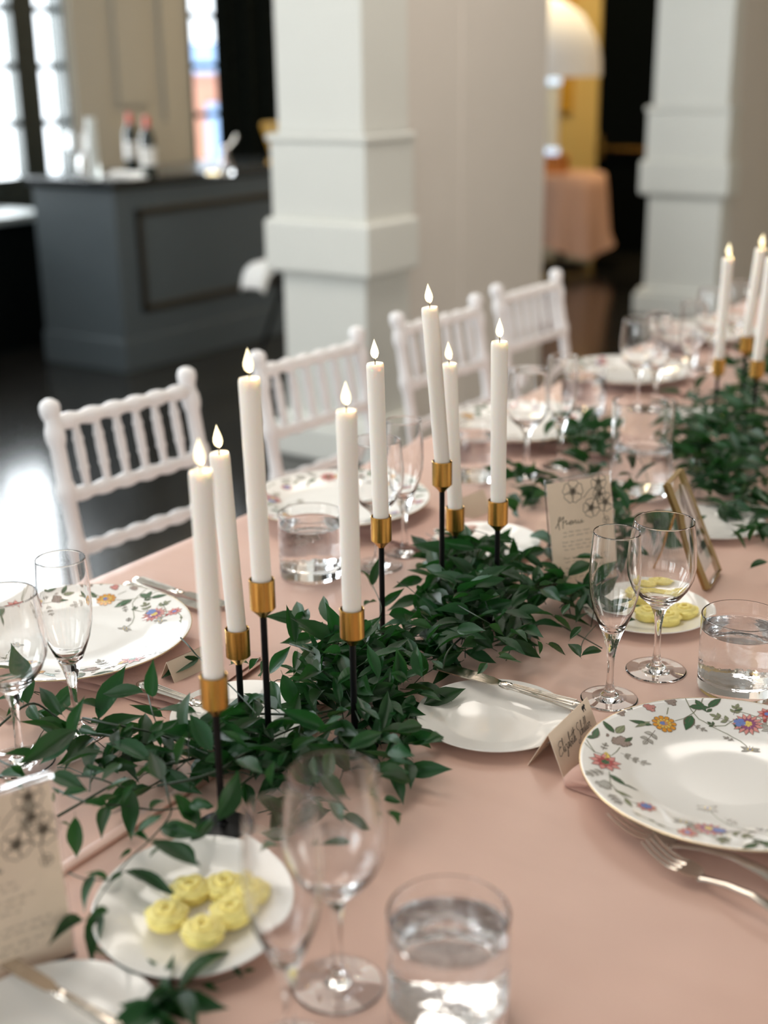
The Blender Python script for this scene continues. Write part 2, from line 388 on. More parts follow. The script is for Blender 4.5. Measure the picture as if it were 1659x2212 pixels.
def tight(prof):
    """support rings beside every corner so that smooth shading stays true on the long walls"""
    out = [prof[0]]
    for i in range(len(prof)-1):
        a, b_ = Vector(prof[i]), Vector(prof[i+1]); L_ = (b_-a).length
        if L_ > .0016:
            e = min(.0005, L_*.2)
            out += [tuple(a.lerp(b_, e/L_)), tuple(b_.lerp(a, e/L_))]
        out.append(prof[i+1])
    return out
def sections(name_secs, n, root, M):
    for nm, prof in name_secs: MB().lathe(tight(prof) if nm in ('foot', 'body') else prof, n).build(nm, M, root, 60)
def foot_prof(r): return [(0, 0), (r*.5, 0), (r-.001, 0), (r, .0010), (r-.0015, .0022), (r*.6, .0036), (r*.33, .0060), (.0075, .0100), (.0052, .0170)]
WINE = [('foot', foot_prof(.038)), ('stem', [(.0052, .0170), (.0042, .030), (.0040, .050), (.0046, .064), (.0062, .076), (.0105, .087)]),
        ('bowl', [(.0105, .087), (.0160, .093), (.0255, .1015), (.0345, .114), (.0400, .128), (.0418, .142), (.0412, .158), (.0392, .178), (.03675, .1988), (.0366, .200), (.0362, .2006), (.0357, .2001), (.03575, .1988), (.0383, .178), (.0402, .158), (.0407, .142), (.0389, .1285), (.0333, .115), (.0240, .1035), (.0130, .0972), (.0050, .0955), (0, .0952)])]
FLUTE = [('foot', foot_prof(.0345)), ('stem', [(.0052, .0170), (.0042, .028), (.0040, .044), (.0048, .058), (.0068, .070), (.0100, .081)]),
         ('bowl', [(.0100, .081), (.0140, .092), (.0195, .105), (.0250, .120), (.0288, .138), (.0302, .156), (.0298, .176), (.0285, .196), (.02738, .2128), (.0273, .214), (.0269, .2146), (.0265, .2141), (.02655, .2128), (.0277, .196), (.0289, .176), (.0293, .156), (.0279, .1385), (.0240, .1215), (.0182, .107), (.0120, .0955), (.0055, .0900), (0, .0890)])]
TUMB = [('body', [(0, 0), (.0440, 0), (.0472, .0022), (.0484, .007), (.0486, .05), (.0486, .0974), (.0478, .0982), (.0470, .0974), (.0468, .05), (.0465, .022), (.0445, .0175), (0, .0170)])]
_proto = {}
def glass(kind, pos, label, sc=1.0, fill=.082):
    nm = {'wine': 'wine_glass', 'flute': 'champagne_flute', 'tumbler': 'water_tumbler'}[kind]
    grp = {'wine': 'wine glasses on the tables', 'flute': 'champagne flutes on the table', 'tumbler': 'water tumblers on the table'}[kind]
    if kind not in _proto:
        t = thing(nm, pos, label, 'glass', grp)
        sections({'wine': WINE, 'flute': FLUTE, 'tumbler': TUMB}[kind], 48, t, M_glass)
        if kind == 'tumbler':
            MB().lathe([(0, .0172), (.0447, .0177), (.04665, .0222), (.04695, .05), (.04700, fill-.001), (.0462, fill-.0022), (.042, fill-.0028), (.02, fill-.003), (0, fill-.003)], 48).build('water', M_water, t, 60)
        _proto[kind] = t
    else: t = dup(_proto[kind], pos, label)
    t.scale = (sc, sc, sc)
    return t

# ------------------------------------------------------------------ table and cloths
TX0, TX1, TY0, TY1 = -1.385, -.165, -.55, 4.25
tb = thing('banquet_table', ((TX0+TX1)/2, (TY0+TY1)/2, 0), 'long banquet table under the blush pink cloths', 'table')
hx, hy = (TX1-TX0)/2, (TY1-TY0)/2
MB().box((-hx, -hy, TZ-.032), (hx, hy, TZ-.004), bev=.006).build('tabletop', M_mould, tb)
for sx in (-1, 1):
    for yy in (-hy+.1, 0, hy-.1): MB().tube([(sx*(hx-.12), yy, 0), (sx*(hx-.12), yy, TZ-.032)], .018).build('leg', M_black, tb)
def drape(name, x0, x1, top, left_hem, label, right=True):
    """cloth lying on the table: flat top, rounded edge and a hanging side with soft folds"""
    g = MB(); ny = 240; vs = []; fs = []
    prof = []
    if right: prof += [(x1+.012, top-.235, 1), (x1+.010, top-.12, .6), (x1+.007, top-.02, .1), (x1+.003, top-.004, 0)]
    else: prof += [(x1, top-.0030, 0), (x1+.0012, top-.0012, 0), (x1+.0008, top+.0014, 0), (x1-.0010, top+.0022, 0), (x1-.0115, top+.0022, 0), (x1-.0135, top+.0010, 0), (x1-.0140, top, 0)]
    nx = 24
    prof += [(x1-.015+(x0-x1+.015)*k/nx, top, 0) for k in range(nx+1)]
    prof += [(x0-.004, top-.0015, 0), (x0-.007, top-.008, .05), (x0-.009, top-.03, .15), (x0-.011, top-.12, .6), (x0-.012, top-left_hem, 1)]
    for i in range(ny+1):
        y = TY0-.01+(TY1-TY0+.02)*i/ny
        w = .012*math.sin(y*17)+.009*math.sin(y*31+1)
        for (x, z, k) in prof:
            s = -1 if x < (x0+x1)/2 else 1
            vs.append((x+s*(abs(w)*k*1.2+.004*k), y, z))
    m = len(prof)
    for i in range(ny):
        for k in range(m-1): fs.append((i*m+k, i*m+k+1, i*m+m+k+1, i*m+m+k))
    # end panels
    for yy, sg in ((TY0-.012, 1), (TY1+.012, -1)):
        o = len(vs); q = 60
        for i in range(q+1):
            x = x0+(x1-x0)*i/q
            for z, k in ((top, 0), (top-.03, .3), (top-left_hem, 1)): vs.append((x, yy-sg*(.012*k*(1+math.sin(x*30))), z))
        for i in range(q):
            for k in range(2): fs.append((o+i*3+k, o+i*3+3+k, o+i*3+4+k, o+i*3+1+k))
    g.add(vs, fs)
    o = g.build(name, M_cloth, None, 50)
    return tag(o, label, 'tablecloth', 'overlapping blush tablecloths')
drape('tablecloth', TX0, TX1, TZ, .235, 'blush pink satin cloth covering the whole table under the plates')
SEAM = -.855
drape('tablecloth', TX0-.006, SEAM, TZ+.0028, .215, 'upper blush pink cloth with hem running under the greenery', right=False)
def tz(x): return TZ+(.0029 if x < SEAM else 0.0)
def on(px, py):                      # standing point on the table
    p = at(px, py); p.z = tz(p.x); return p
def rim(px, py, h):
    p = at(px, py, h); p.z = tz(p.x)+.0004; return p
def P2(x, y, dz=0.0): return Vector((x, y, tz(x)+dz))

# ------------------------------------------------------------------ chairs
def make_chair():
    t = thing('chiavari_chair', (0, 0, 0), 'x', 'chair', 'white chiavari chairs along the table')
    # local: +x to the table, back posts at x=0 (seat height), raked backwards
    hw = .169; rake = math.tan(math.radians(10))
    def bp(y, z): return Vector((-(z-.45)*rake if z > .45 else -(.45-z)*.10, y, z))
    def rings(a, b, base, nodes, n=22, amp=1.32, wid=.022):
        pts = []; rr = []
        L = (b-a).length; ts = sorted(set([0, 1]+[max(0, min(1, q+d*wid/L*s)) for q in nodes for d in (0, .5, 1.0) for s in (-1, 1)]))
        for q in ts:
            dd = min(abs(q-k) for k in nodes)*L/wid if nodes else 9
            pts.append(a.lerp(b, q)); rr.append(base*(amp if dd < .1 else (1+(amp-1)*.8 if dd < .6 else 1)))
        return pts, rr
    for s in (-1, 1):
        y = s*hw
        g = MB(); pts = [bp(y, 0), bp(y, .2), bp(y, .45)]; g.tube(pts, [.012, .0145, .0155], 10)
        pts, rr = rings(bp(y, .45), bp(y, .895), .0145, [.18, .42, .66, .9]); g.tube(pts, rr, 10)
        top = bp(y, .90); g.lathe([(.0145, -.02), (.019, -.008), (.0195, .004), (.0165, .012), (.008, .018), (0, .019)], 12, M=Matrix.Translation(top))
        g.build('back_post', M_chair, t)
        g = MB(); pts, rr = rings(Vector((.40, y*1.05, 0)), Vector((.385, y*1.05, .44)), .0145, [.35, .7, .95]); g.tube(pts, rr, 10); g.build('front_leg', M_chair, t)
        g = MB(); g.tube([(.0, y, .44), (.39, y*1.05, .44)], .014, 8); g.build('seat_rail', M_chair, t)
        for z in (.16, .28):
            MB().tube([(bp(y, z)), (.395, y*1.05, z)], .009, 8).build('stretcher', M_chair, t)
    for z, r in ((.872, .0125), (.735, .0115), (.632, .0115)):
        pts, rr = rings(bp(-hw, z), bp(hw, z), r, [.1, .26, .42, .58, .74, .9]); MB().tube(pts, rr, 10).build('back_rail', M_chair, t)
    for z in (.18,): MB().tube([(.395, -hw, z), (.395, hw, z)], .009, 8).build('stretcher', M_chair, t)
    MB().tube([(.39, -hw, .44), (.39, hw, .44)], .014, 8).build('seat_rail', M_chair, t); MB().tube([(.0, -hw, .44), (.0, hw, .44)], .014, 8).build('seat_rail', M_chair, t)
    for k in range(6):
        y = -hw+2*hw*(k+1)/7
        a, b = bp(y, .735), bp(y, .872)
        pts = [a.lerp(b, q) for q in (0, .12, .28, .33, .38, .55, .68, .73, .78, .9, 1)]
        MB().tube(pts, [.0065, .0075, .0085, .0108, .009, .010, .009, .0108, .0085, .0072, .0062], 8).build('spindle', M_chair, t)
    c = MB()
    prof = [(0, .453), (.9, .453), (1.0, .462), (1.0, .480), (.93, .493), (.6, .497), (0, .498)]
    vs = []; fs = []; n = 32
    for r, z in prof[1:-1]:
        for k in range(n):
            a = 2*math.pi*k/n; cx, cy = math.cos(a), math.sin(a)
            e = .45; x = .20+.205*r*math.copysign(abs(cx)**e, cx); y = .19*r*math.copysign(abs(cy)**e, cy)
            vs.append((x, y, z))
    for q in range(len(prof)-3):
        for k in range(n): fs.append((q*n+k, q*n+(k+1) % n, q*n+n+(k+1) % n, q*n+n+k))
    fs.append(tuple(range(n-1, -1, -1))); fs.append(tuple((len(prof)-3)*n+k for k in range(n)))
    c.add(vs, fs); c.build('seat_cushion', M_cush, t)
    return t
CH = [(1.730, 'white chiavari chair nearest the camera, beside the floor glare'), (2.272, 'white chiavari chair in front of the bar and pillar, behind the tallest front candles'),
      (2.815, 'white chiavari chair before the greige wall, half hidden by tall candles'), (3.33, 'white chiavari chair farthest along, next to the dark passage')]
c0 = make_chair()
for i, (y, lab) in enumerate(CH):
    o = c0 if i == 0 else dup(c0)
    o.location = ((-1.73, -1.685, -1.685, -1.70)[i], y, 0); o['label'] = lab
    o.rotation_euler = (0, 0, (-.09, -.07, -.08, -.03)[i])

# ------------------------------------------------------------------ candles in holders
def make_holder(z):
    t = thing('candle_holder', (0, 0, 0), 'x', 'candle holder', 'black stemmed brass cup candle holders')
    MB().lathe([(0, 0), (.026, 0), (.027, .001), (.027, .0025), (.025, .0035), (.006, .0045), (.0038, .007), (0, .007)], 28).build('base', M_black, t)
    MB().lathe([(0, .005), (.0037, .005), (.0037, z-.044), (.0052, z-.040), (0, z-.040)], 12).build('stem', M_black, t)
    MB().lathe([(0, z-.043), (.0045, z-.043), (.0062, z-.0405), (.0132, z-.0335), (.0137, z-.033), (.0137, z-.0005), (.0131, z), (.0125, z-.0005), (.0124, z-.012), (0, z-.012)], 28).build('cup', M_brass, t)
    return t
def make_candle(L):
    t = thing('taper_candle', (0, 0, 0), 'x', 'candle', 'white flame tipped taper candles')
    g = MB(); prof = [(0, -.0118), (.0096, -.0118), (.0101, -.009), (.0104, .01), (.0107, L*.5), (.0110, L-.03), (.0112, L-.008), (.0110, L-.0035), (.0101, L-.0008), (.0090, L-.0012), (.006, L-.0030), (0, L-.0036)]
    g.lathe(prof, 28)
    r2 = random.Random(int(L*1e5))
    g.v = [(x*(1+.02*math.sin(9*math.atan2(y, x)+z*60) if z > L-.05 else x), y, z) if False else (x*(1+.012*math.sin(40*z+3*math.atan2(y, x))), y*(1+.012*math.sin(33*z+2*math.atan2(y, x))), z) for x, y, z in g.v]
    g.build('wax_body', M_wax, t, 50)
    MB().tube([(0, 0, L-.004), (.0003, 0, L+.003), (0, .0002, L+.0075)], .0009, 6).build('wick', M_black, t)
    MB().lathe([(0, L+.0052), (.0022, L+.0058), (.0042, L+.0080), (.0053, L+.0115), (.0050, L+.0150), (.0037, L+.0195), (.0021, L+.0240), (.0009, L+.0275), (0, L+.0300)], 20).build('flame', M_flame, t, 80)
    lp = bpy.data.lights.new('flame_light', 'POINT'); lp.energy = .030; lp.color = (1, .72, .36); lp.shadow_soft_size = .0012
    lo = bpy.data.objects.new('flame_light', lp); COL.objects.link(lo); lo.parent = t; lo.location = (.0035, 0, L+.0050)
    return t
CAND = [  # cup rim pixel, cup height, candle top pixel, label pieces
    (461, 1457, .170, 433, 1014, 'front left candle, lowest flame at the left', 'front left'),
    (512, 1362, .138, 473, 976, 'candle just behind the front left candle', 'short one behind the front left holder'),
    (565, 1250, .218, 538, 815, 'tallest candle of the front group', 'tallest of the front group'),
    (760, 1314, .168, 748, 884, 'candle standing alone before the leafiest part of the near garland', 'single one over the near garland'),
    (823, 1119, .172, 810, 783, 'candle against the greige pillar edge, behind the lone front candle', 'one beside the clear flutes in the middle'),
    (955, 1000, .220, 928, 662, 'tallest candle of the middle group', 'tallest of the middle group'),
    (983, 1099, .130, 970, 784, 'candle partly hidden behind the tallest middle candle', 'short one behind the tallest middle holder'),
    (1076, 1080, .171, 1079, 736, 'candle at the right of the middle group, before the far chair', 'one nearest the small standing menu'),
    (1553, 776, .135, 1573, 556, 'slightly leaning candle left of the far group', 'short one at the left of the far group'),
    (1613, 728, .172, 1644, 536, 'leaning candle standing farthest back in the far group', 'one farthest back in the far group'),
    (1637, 777, .172, 1668, 556, 'leaning candle cut by the right picture edge', 'one by the right picture edge')]
_h = {}; BASES = []
for i, (cx, cy, zc, tx, ty, lc, lh) in enumerate(CAND):
    c = at(cx, cy, zc)
    if zc not in _h: _h[zc] = make_holder(zc); h = _h[zc]
    else: h = dup(_h[zc])
    h.location = (c.x, c.y, tz(c.x)); h['label'] = 'brass cup candle holder on black stem, '+lh
    BASES.append((c.x, c.y))
    # axis of the candle: closest point on the sight line of its top
    v = ray(tx, ty).normalized(); base = Vector((c.x, c.y, tz(c.x)+zc))
    w = Vector((0, 0, 1)); d0 = base-CAM; bb = v.dot(w)
    s = (v.dot(d0)-bb*w.dot(d0))/(1-bb*bb); top = CAM+v*s
    L = round((top-base).length, 4)
    k = make_candle(L); k.location = base; k['label'] = 'white taper '+lc
    k.rotation_mode = 'QUATERNION'; k.rotation_quaternion = Vector((0, 0, 1)).rotation_difference((top-base).normalized())

# ------------------------------------------------------------------ china
def zplate(r):                       # upper surface of the dinner plate
    pts = [(0, .0055), (.092, .0058), (.104, .0085), (.112, .0115), (.150, .0190), (.1545, .0200)]
    for (a, za), (b, zb_) in zip(pts, pts[1:]):
        if r <= b: return za+(zb_-za)*(r-a)/(b-a)
    return pts[-1][1]
PALE = {}
def pm(name, c): PALE[name] = mat('print_'+name, c, .12, coat=.3); return PALE[name]
PR = [pm('line', (.16, .12, .09)), pm('green', (.045, .13, .055)), pm('sage', (.30, .34, .20)), pm('red', (.48, .07, .07)), pm('pink', (.72, .30, .27)),
      pm('orange', (.76, .33, .035)), pm('yellow', (.82, .60, .14)), pm('blue', (.16, .24, .55)), pm('purple', (.30, .08, .20)), pm('taupe', (.40, .31, .27)), pm('palegrey', (.55, .53, .48))]
PI = {n: i for i, n in enumerate(PALE)}
class Print:
    """flat transfer print lying on the plate's own surface"""
    def __init__(s): s.g = MB(); s.lift = .00025
    def map(s, x, y, k=0):
        r = math.hypot(x, y)
        if r > .1535: x *= .1535/r; y *= .1535/r; r = .1535
        return Vector((x, y, zplate(r)+s.lift+k*.00006))
    def blob(s, pts, col, k=0):
        cx = sum(p[0] for p in pts)/len(pts); cy = sum(p[1] for p in pts)/len(pts); n = len(pts)
        s.g.add([s.map(cx, cy, k)]+[s.map(*p, k) for p in pts], [(0, i+1, (i+1) % n+1) for i in range(n)], PI[col])
    def line(s, pts, w, col='line', k=0):
        q = []
        for a, b in zip(pts, pts[1:]):
            m = max(1, int(math.hypot(b[0]-a[0], b[1]-a[1])/.005))
            q += [(a[0]+(b[0]-a[0])*i/m, a[1]+(b[1]-a[1])*i/m) for i in range(m)]
        q.append(pts[-1]); s.g.ribbon(q, w, lambda x, y: s.map(x, y, k), PI[col])
    def leaf(s, x, y, a, L, w, col='green', outline=True):
        def o(sc):
            p = []
            for t in (0, .2, .45, .7, .9, 1): p.append((t*L, w*sc*.5*math.sin(math.pi*t**.8)))
            p += [(t*L, -w*sc*.5*math.sin(math.pi*t**.8)) for t in (.9, .7, .45, .2)]
            return [(x+u*math.cos(a)-v*math.sin(a), y+u*math.sin(a)+v*math.cos(a)) for u, v in p]
        if outline: s.blob(o(1.25), 'line', 1)
        s.blob(o(.95), col, 2)
        s.line([(x, y), (x+L*.9*math.cos(a), y+L*.9*math.sin(a))], .0005, 'line', 3)
    def sprig(s, x, y, a, L, n=3, col='sage', sz=.008):
        s.line([(x, y), (x+L*math.cos(a), y+L*math.sin(a))], .0006)
        for i in range(n):
            t = (i+.6)/n
            for sg in (-1, 1): s.leaf(x+L*t*math.cos(a), y+L*t*math.sin(a), a+sg*.9, sz, sz*.48, col)
        s.leaf(x+L*math.cos(a), y+L*math.sin(a), a, sz, sz*.48, col)
    def petals(s, x, y, R, n, col, k, a0=0, wid=1.0, sharp=False):
        for i in range(n):
            a = a0+2*math.pi*i/n; h = math.pi/n*wid
            if sharp: p = [(0, -.3*h), (.7, -h), (1.05, 0), (.7, h), (0, .3*h)]
            else: p = [(.05, -.5*h), (.6, -h), (.92, -.75*h), (1, 0), (.92, .75*h), (.6, h), (.05, .5*h)]
            s.blob([(x+R*r*math.cos(a+da), y+R*r*math.sin(a+da)) for r, da in p], col, k)
    def flower(s, x, y, R, c1_, c2_, cen, n=9, sharp=False):
        s.petals(x, y, R*1.05, n, 'line', 1, 0, 1.08, sharp); s.petals(x, y, R, n, c1_, 2, 0, .92, sharp)
        s.petals(x, y, R*.66, n, 'line', 3, .3, 1.0, sharp); s.petals(x, y, R*.62, n, c2_, 4, .3, .9, sharp)
        s.petals(x, y, R*.30, 6, cen, 5)
    def berries(s, x, y, R, n=5, col='taupe'):
        for i in range(n):
            a = i*2.4; rr = R*.62*math.sqrt(i/n); bx, by = x+rr*math.cos(a), y+rr*math.sin(a)
            s.petals(bx, by, R*.42, 5, 'line', 1, i); s.petals(bx, by, R*.34, 5, col, 2, i, .85)
    def moth(s, x, y, a, L):
        for sg, l in ((.5, 1), (-.5, 1), (2.64, 1), (-2.64, 1)): s.leaf(x, y, a+sg*.6 if abs(sg) < 1 else a+sg, L*l, L*.4, 'palegrey')
        s.blob([(x+L*.3*math.cos(q), y+L*.25*math.sin(q)) for q in np.linspace(0, 6, 8)], 'yellow', 4); s.blob([(x+L*.18*math.cos(q), y+L*.16*math.sin(q)) for q in np.linspace(0, 6, 8)], 'blue', 5)
        for q in (-.5, 0, .5): s.line([(x, y), (x-L*.7*math.sin(a+q), y+L*.7*math.cos(a+q))], .0006)
CHX, CHY = -.380, 1.181
CHZ = .0135                          # the plate lies on the folded napkin
def build_print(parent):
    P = Print()
    def c(u, v):                      # motif centre from the close view of the near plate
        q = at(1200+u/3.614, 1460+v/3.614, CHZ+.017); return (q.x-CHX, q.y-CHY)
    def go(rot):
        cs, sn = math.cos(rot), math.sin(rot)
        def R(u, v): x, y = c(u, v); return (x*cs-y*sn, x*sn+y*cs)
        def ang(u, v, u2, v2): a, b_ = R(u, v), R(u2, v2); return math.atan2(b_[1]-a[1], b_[0]-a[0])
        def dist(u, v, u2, v2): a, b_ = R(u, v), R(u2, v2); return math.hypot(b_[0]-a[0], b_[1]-a[1])
        def L(u, v, u2, v2, wf=.36, col='green'): P.leaf(*R(u, v), ang(u, v, u2, v2), dist(u, v, u2, v2), dist(u, v, u2, v2)*wf, col)
        P.flower(*R(850, 345), .0135, 'orange', 'yellow', 'blue', 11)
        P.petals(*R(850, 345), .0075, 9, 'red', 3, .2, .8); P.petals(*R(850, 345), .006, 7, 'orange', 5, .1, .8); P.petals(*R(835, 345), .0032, 6, 'blue', 6)
        P.flower(*R(390, 660), .0165, 'pink', 'red', 'green', 9, True); L(400, 640, 395, 580, .5, 'yellow')
        P.flower(*R(712, 995), .0105, 'pink', 'purple', 'blue', 8, True); P.petals(*R(710, 990), .006, 6, 'blue', 6)
        P.flower(*R(1505, 345), .0165, 'pink', 'purple', 'yellow', 14, True); P.petals(*R(1440, 335), .007, 4, 'blue', 6); L(1440, 370, 1415, 310, .5)
        P.flower(*R(1030, 1222), .0105, 'pink', 'red', 'blue', 8, True)
        for u, v in ((500, 300), (900, 215), (545, 260)): P.berries(*R(u, v), .0085, 6)
        P.berries(*R(510, 490), .0125, 9); P.berries(*R(735, 255), .009, 6, 'pink'); P.berries(*R(380, 850), .011, 7, 'palegrey'); P.berries(*R(1640, 330), .006, 3, 'red')
        P.berries(*R(410, 460), .004, 3)
        L(1040, 240, 1210, 245, .36); L(1090, 200, 1180, 270, .3); L(1190, 245, 1295, 190, .3); L(760, 360, 570, 345, .26); L(740, 340, 620, 385, .2, 'sage')
        L(1065, 290, 1020, 370, .4, 'green'); L(420, 750, 560, 830, .28); L(540, 815, 655, 845, .2); L(300, 500, 330, 420, .3); L(240, 500, 330, 480, .4)
        L(460, 440, 360, 365, .28, 'green'); L(475, 440, 540, 380, .38, 'sage'); L(540, 490, 605, 450, .3, 'green'); L(560, 245, 600, 280, .3, 'green')
        L(460, 880, 605, 930, .22, 'sage'); L(540, 945, 600, 1020, .25, 'sage'); L(1540, 1290, 1590, 1260, .4); L(620, 1075, 670, 1100, .3, 'sage'); L(720, 1120, 780, 1140, .3, 'sage'); L(790, 1160, 860, 1185, .3, 'sage'); L(1250, 1275, 1335, 1265, .25)
        P.sprig(*R(780, 390), ang(780, 390, 700, 470), .022, 2, 'palegrey', .010); P.sprig(*R(510, 570), ang(510, 570, 660, 600), .026, 3, 'palegrey', .008)
        P.sprig(*R(1380, 330), ang(1380, 330, 1270, 300), .018, 2, 'sage', .009); P.sprig(*R(1390, 290), ang(1390, 290, 1430, 220), .014, 2, 'sage', .008)
        P.sprig(*R(380, 730), ang(380, 730, 280, 770), .020, 3, 'palegrey', .008); P.sprig(*R(420, 920), ang(420, 920, 480, 980), .018, 3, 'palegrey', .007)
        P.sprig(*R(1260, 350), ang(1260, 350, 1230, 340), .006, 1, 'green', .006); P.sprig(*R(1400, 440), ang(1400, 440, 1340, 415), .010, 2, 'palegrey', .005); P.sprig(*R(370, 570), ang(370, 570, 390, 530), .012, 2, 'palegrey', .005)
        P.sprig(*R(1080, 340), ang(1080, 340, 1150, 360), .012, 2, 'palegrey', .005); P.sprig(*R(1140, 1180), ang(1140, 1180, 1080, 1150), .012, 2, 'palegrey', .005)
        P.moth(*R(1525, 505), ang(1425, 510, 1620, 525), .0115); P.moth(*R(1000, 1105), ang(890, 1095, 1110, 1120), .0115)
        for pl_ in ([(1010, 190), (1060, 260), (1120, 310), (1220, 345), (1350, 390), (1450, 440), (1500, 480)], [(935, 325), (1000, 310), (1080, 275), (1140, 215), (1155, 160)],
                    [(1240, 345), (1330, 345), (1420, 310)], [(1590, 345), (1640, 350), (1680, 380)], [(225, 540), (300, 595), (380, 605), (440, 600), (480, 565), (505, 530)], [(240, 515), (310, 600)],
                    [(420, 730), (430, 830), (500, 900), (580, 965), (680, 990)], [(1030, 1150), (1100, 1200), (1200, 1235), (1330, 1275)], [(880, 250), (870, 290)], [(600, 1060), (700, 1110), (860, 1190), (960, 1215)]):
            P.line([R(*q) for q in pl_], .0010, 'sage', 0); P.line([R(*q) for q in pl_], .0004, 'line', 1)
    go(0); go(math.pi)
    return P.g.build('floral_print', PR, parent, 0)
def make_charger(pos, label, rz):
    t = thing('dinner_plate', pos, label, 'plate', 'floral dinner plates', rz)
    MB().lathe([(0, .0022), (.085, .0022), (.090, 0), (.094, 0), (.097, .0028), (.108, .0060), (.150, .0158), (.1552, .0182), (.1558, .0195), (.1545, .0200), (.150, .0190), (.112, .0115), (.104, .0085), (.092, .0058), (.05, .0055), (0, .0055)], 80).build('plate_body', M_china, t, 50)
    g = MB(); n = 96; g.tube([(.1552*math.cos(2*math.pi*k/n), .1552*math.sin(2*math.pi*k/n), .0194) for k in range(n+1)], .0007, 6, cap=False); g.build('gilt_rim', M_goldrim, t)
    return t
# napkins: soft folded cloths lying under the plates
def smooth3(P, n=5):
    q = []
    for i in range(len(P)-1):
        p0, p1, p2, p3 = P[max(i-1, 0)], P[i], P[i+1], P[min(i+2, len(P)-1)]
        for k in range(n):
            s = k/n; q.append(.5*((2*p1)+(p2-p0)*s+(2*p0-5*p1+4*p2-p3)*s*s+(3*p1-p0-3*p2+p3)*s**3))
    return q+[P[-1]]
def napkin(pos, ax, length, width, label, h=.012, puff=None):
    """folded cloth, rounded layers, long axis at angle ax"""
    g = MB(); n = 40; m = 14; top = []; vs = []; fs = []
    for lay, (sh, z0, z1) in enumerate(((0, 0, .004), (.008, .004, .008), (.003, .008, h))):
        o = len(vs)
        for i in range(n+1):
            u = -length/2+length*i/n
            for k in range(m):
                a = 2*math.pi*k/m; cw = math.copysign(abs(math.cos(a))**.25, math.cos(a)); sw = math.sin(a)
                e = 1-.06*max(0, abs(i/n-.5)*2-.94)/.06
                vs.append((u+sh, (width/2-sh+.0015*math.sin(u*60+lay*2))*cw*e, (z0+z1)/2+(z1-z0)/2*sw*(.98 if 0 < i < n else .3)))
        for i in range(n):
            for k in range(m): fs.append((o+i*m+k, o+i*m+(k+1) % m, o+i*m+m+(k+1) % m, o+i*m+m+k))
        fs.append(tuple(o+m-1-k for k in range(m))); fs.append(tuple(o+n*m+k for k in range(m)))
    g.add(vs, fs)
    if puff:
        Rm = Matrix.Rotation(-ax, 3, 'Z'); g.tube([Rm @ (q-pos) for q in smooth3(puff)], [.002+.0165*math.sin(math.pi*min(1, .06+.62*i/(len(smooth3(puff))-1))) for i in range(len(smooth3(puff)))], 16, flat=.62)
    o = g.build('folded_napkin', M_napkin, None, 60); o.location = pos; o.rotation_euler = (0, 0, ax)
    return tag(o, label, 'napkin', 'folded blush napkins under the dinner plates')
_n0, _n1 = at(1213, 1692, .006), at(1290, 1716, .006); _na = math.atan2(_n1.y-_n0.y, _n1.x-_n0.x)
_nu = Vector((math.cos(_na), math.sin(_na), 0)); _nv = Vector((-_nu.y, _nu.x, 0))
napkin(Vector((_n0.x, _n0.y, TZ))+_nu*.14+_nv*.085, _na, .28, .17, 'blush napkin poking out beside the name card, under the near floral plate', .0135,
       [at(1219, 1690, .0045), at(1240, 1682, .008), at(1262, 1676, .0095), at(1290, 1672, .0075), at(1330, 1668, .004)])
ch = make_charger(P2(CHX, CHY, CHZ), 'floral rimmed dinner plate beside the two forks', 0)
build_print(ch)
LSET = [(-1.222, 1.052), (-1.256, 1.690), (-1.246, 2.285), (-1.255, 2.862), (-1.285, 3.43)]
NL = ['blush napkin under the floral plate beside the left flute', 'blush napkin under the floral plate behind the water tumbler at mid table', 'blush napkin under the plate before the third chair', 'blush napkin under the plate before the fourth chair', 'blush napkin under the farthest plate at the table end']
CL = ['floral dinner plate with window reflections, left of the front candles', 'floral dinner plate before the second chair, seen through the tumbler', 'floral dinner plate before the third chair, behind the middle candles', 'floral dinner plate before the fourth chair, by the dark passage', 'floral dinner plate farthest away at the table end']
for i, (x, y) in enumerate(LSET):
    napkin(P2(x+.06, y+.01), (.12, -.10, .05, -.05, 0)[i], .36, .17, NL[i])
    dup(ch, P2(x, y, CHZ), CL[i], rz=(2.55, 1.9, 3.6, .8, 2.2)[i])
def small_plate(pos, label, R=.0855, tilt=None):
    k = R/.0855
    o = MB().lathe([(0, .0015), (.045*k, .0015), (.048*k, 0), (.051*k, 0), (.054*k, .002), (.0855*k-.001, .0118), (.0855*k, .0130), (.0855*k-.001, .0138), (.066*k, .0090), (.055*k, .0056), (.049*k, .0044), (0, .0042)], 64).build('side_plate', M_china, None, 50)
    o.location = pos
    if tilt: o.rotation_euler = tilt
    return tag(o, label, 'plate', 'plain white side plates')
bread = small_plate(P2(-.663, 1.183), 'plain white side plate with a butter knife beside the name card', .0905)
BP = P2(-.697, .708, .0135)
small_plate(BP, 'white side plate holding butter roses at the near left', .0895, tuple(Quaternion(_r, math.radians(7)).to_euler()))
small_plate(P2(-.690, .538), 'white side plate with butter knife at the near picture corner', .083)
RB = P2(-.640, 1.572, .0)
small_plate(RB, 'white side plate with butter roses behind the near wine glass', .0895)
small_plate(P2(-.905, 1.022, .0), 'white side plate under the front candles among leaves', .0855)
small_plate(P2(-.962, 1.683, .0), 'white side plate behind the middle candles, left of the menu', .0855)
small_plate(P2(-.698, 1.968, .0), 'white side plate right of the gold frame', .0875)
FB = on(1520, 915); small_plate(FB, 'white side plate with butter among the far leaves', .0855)

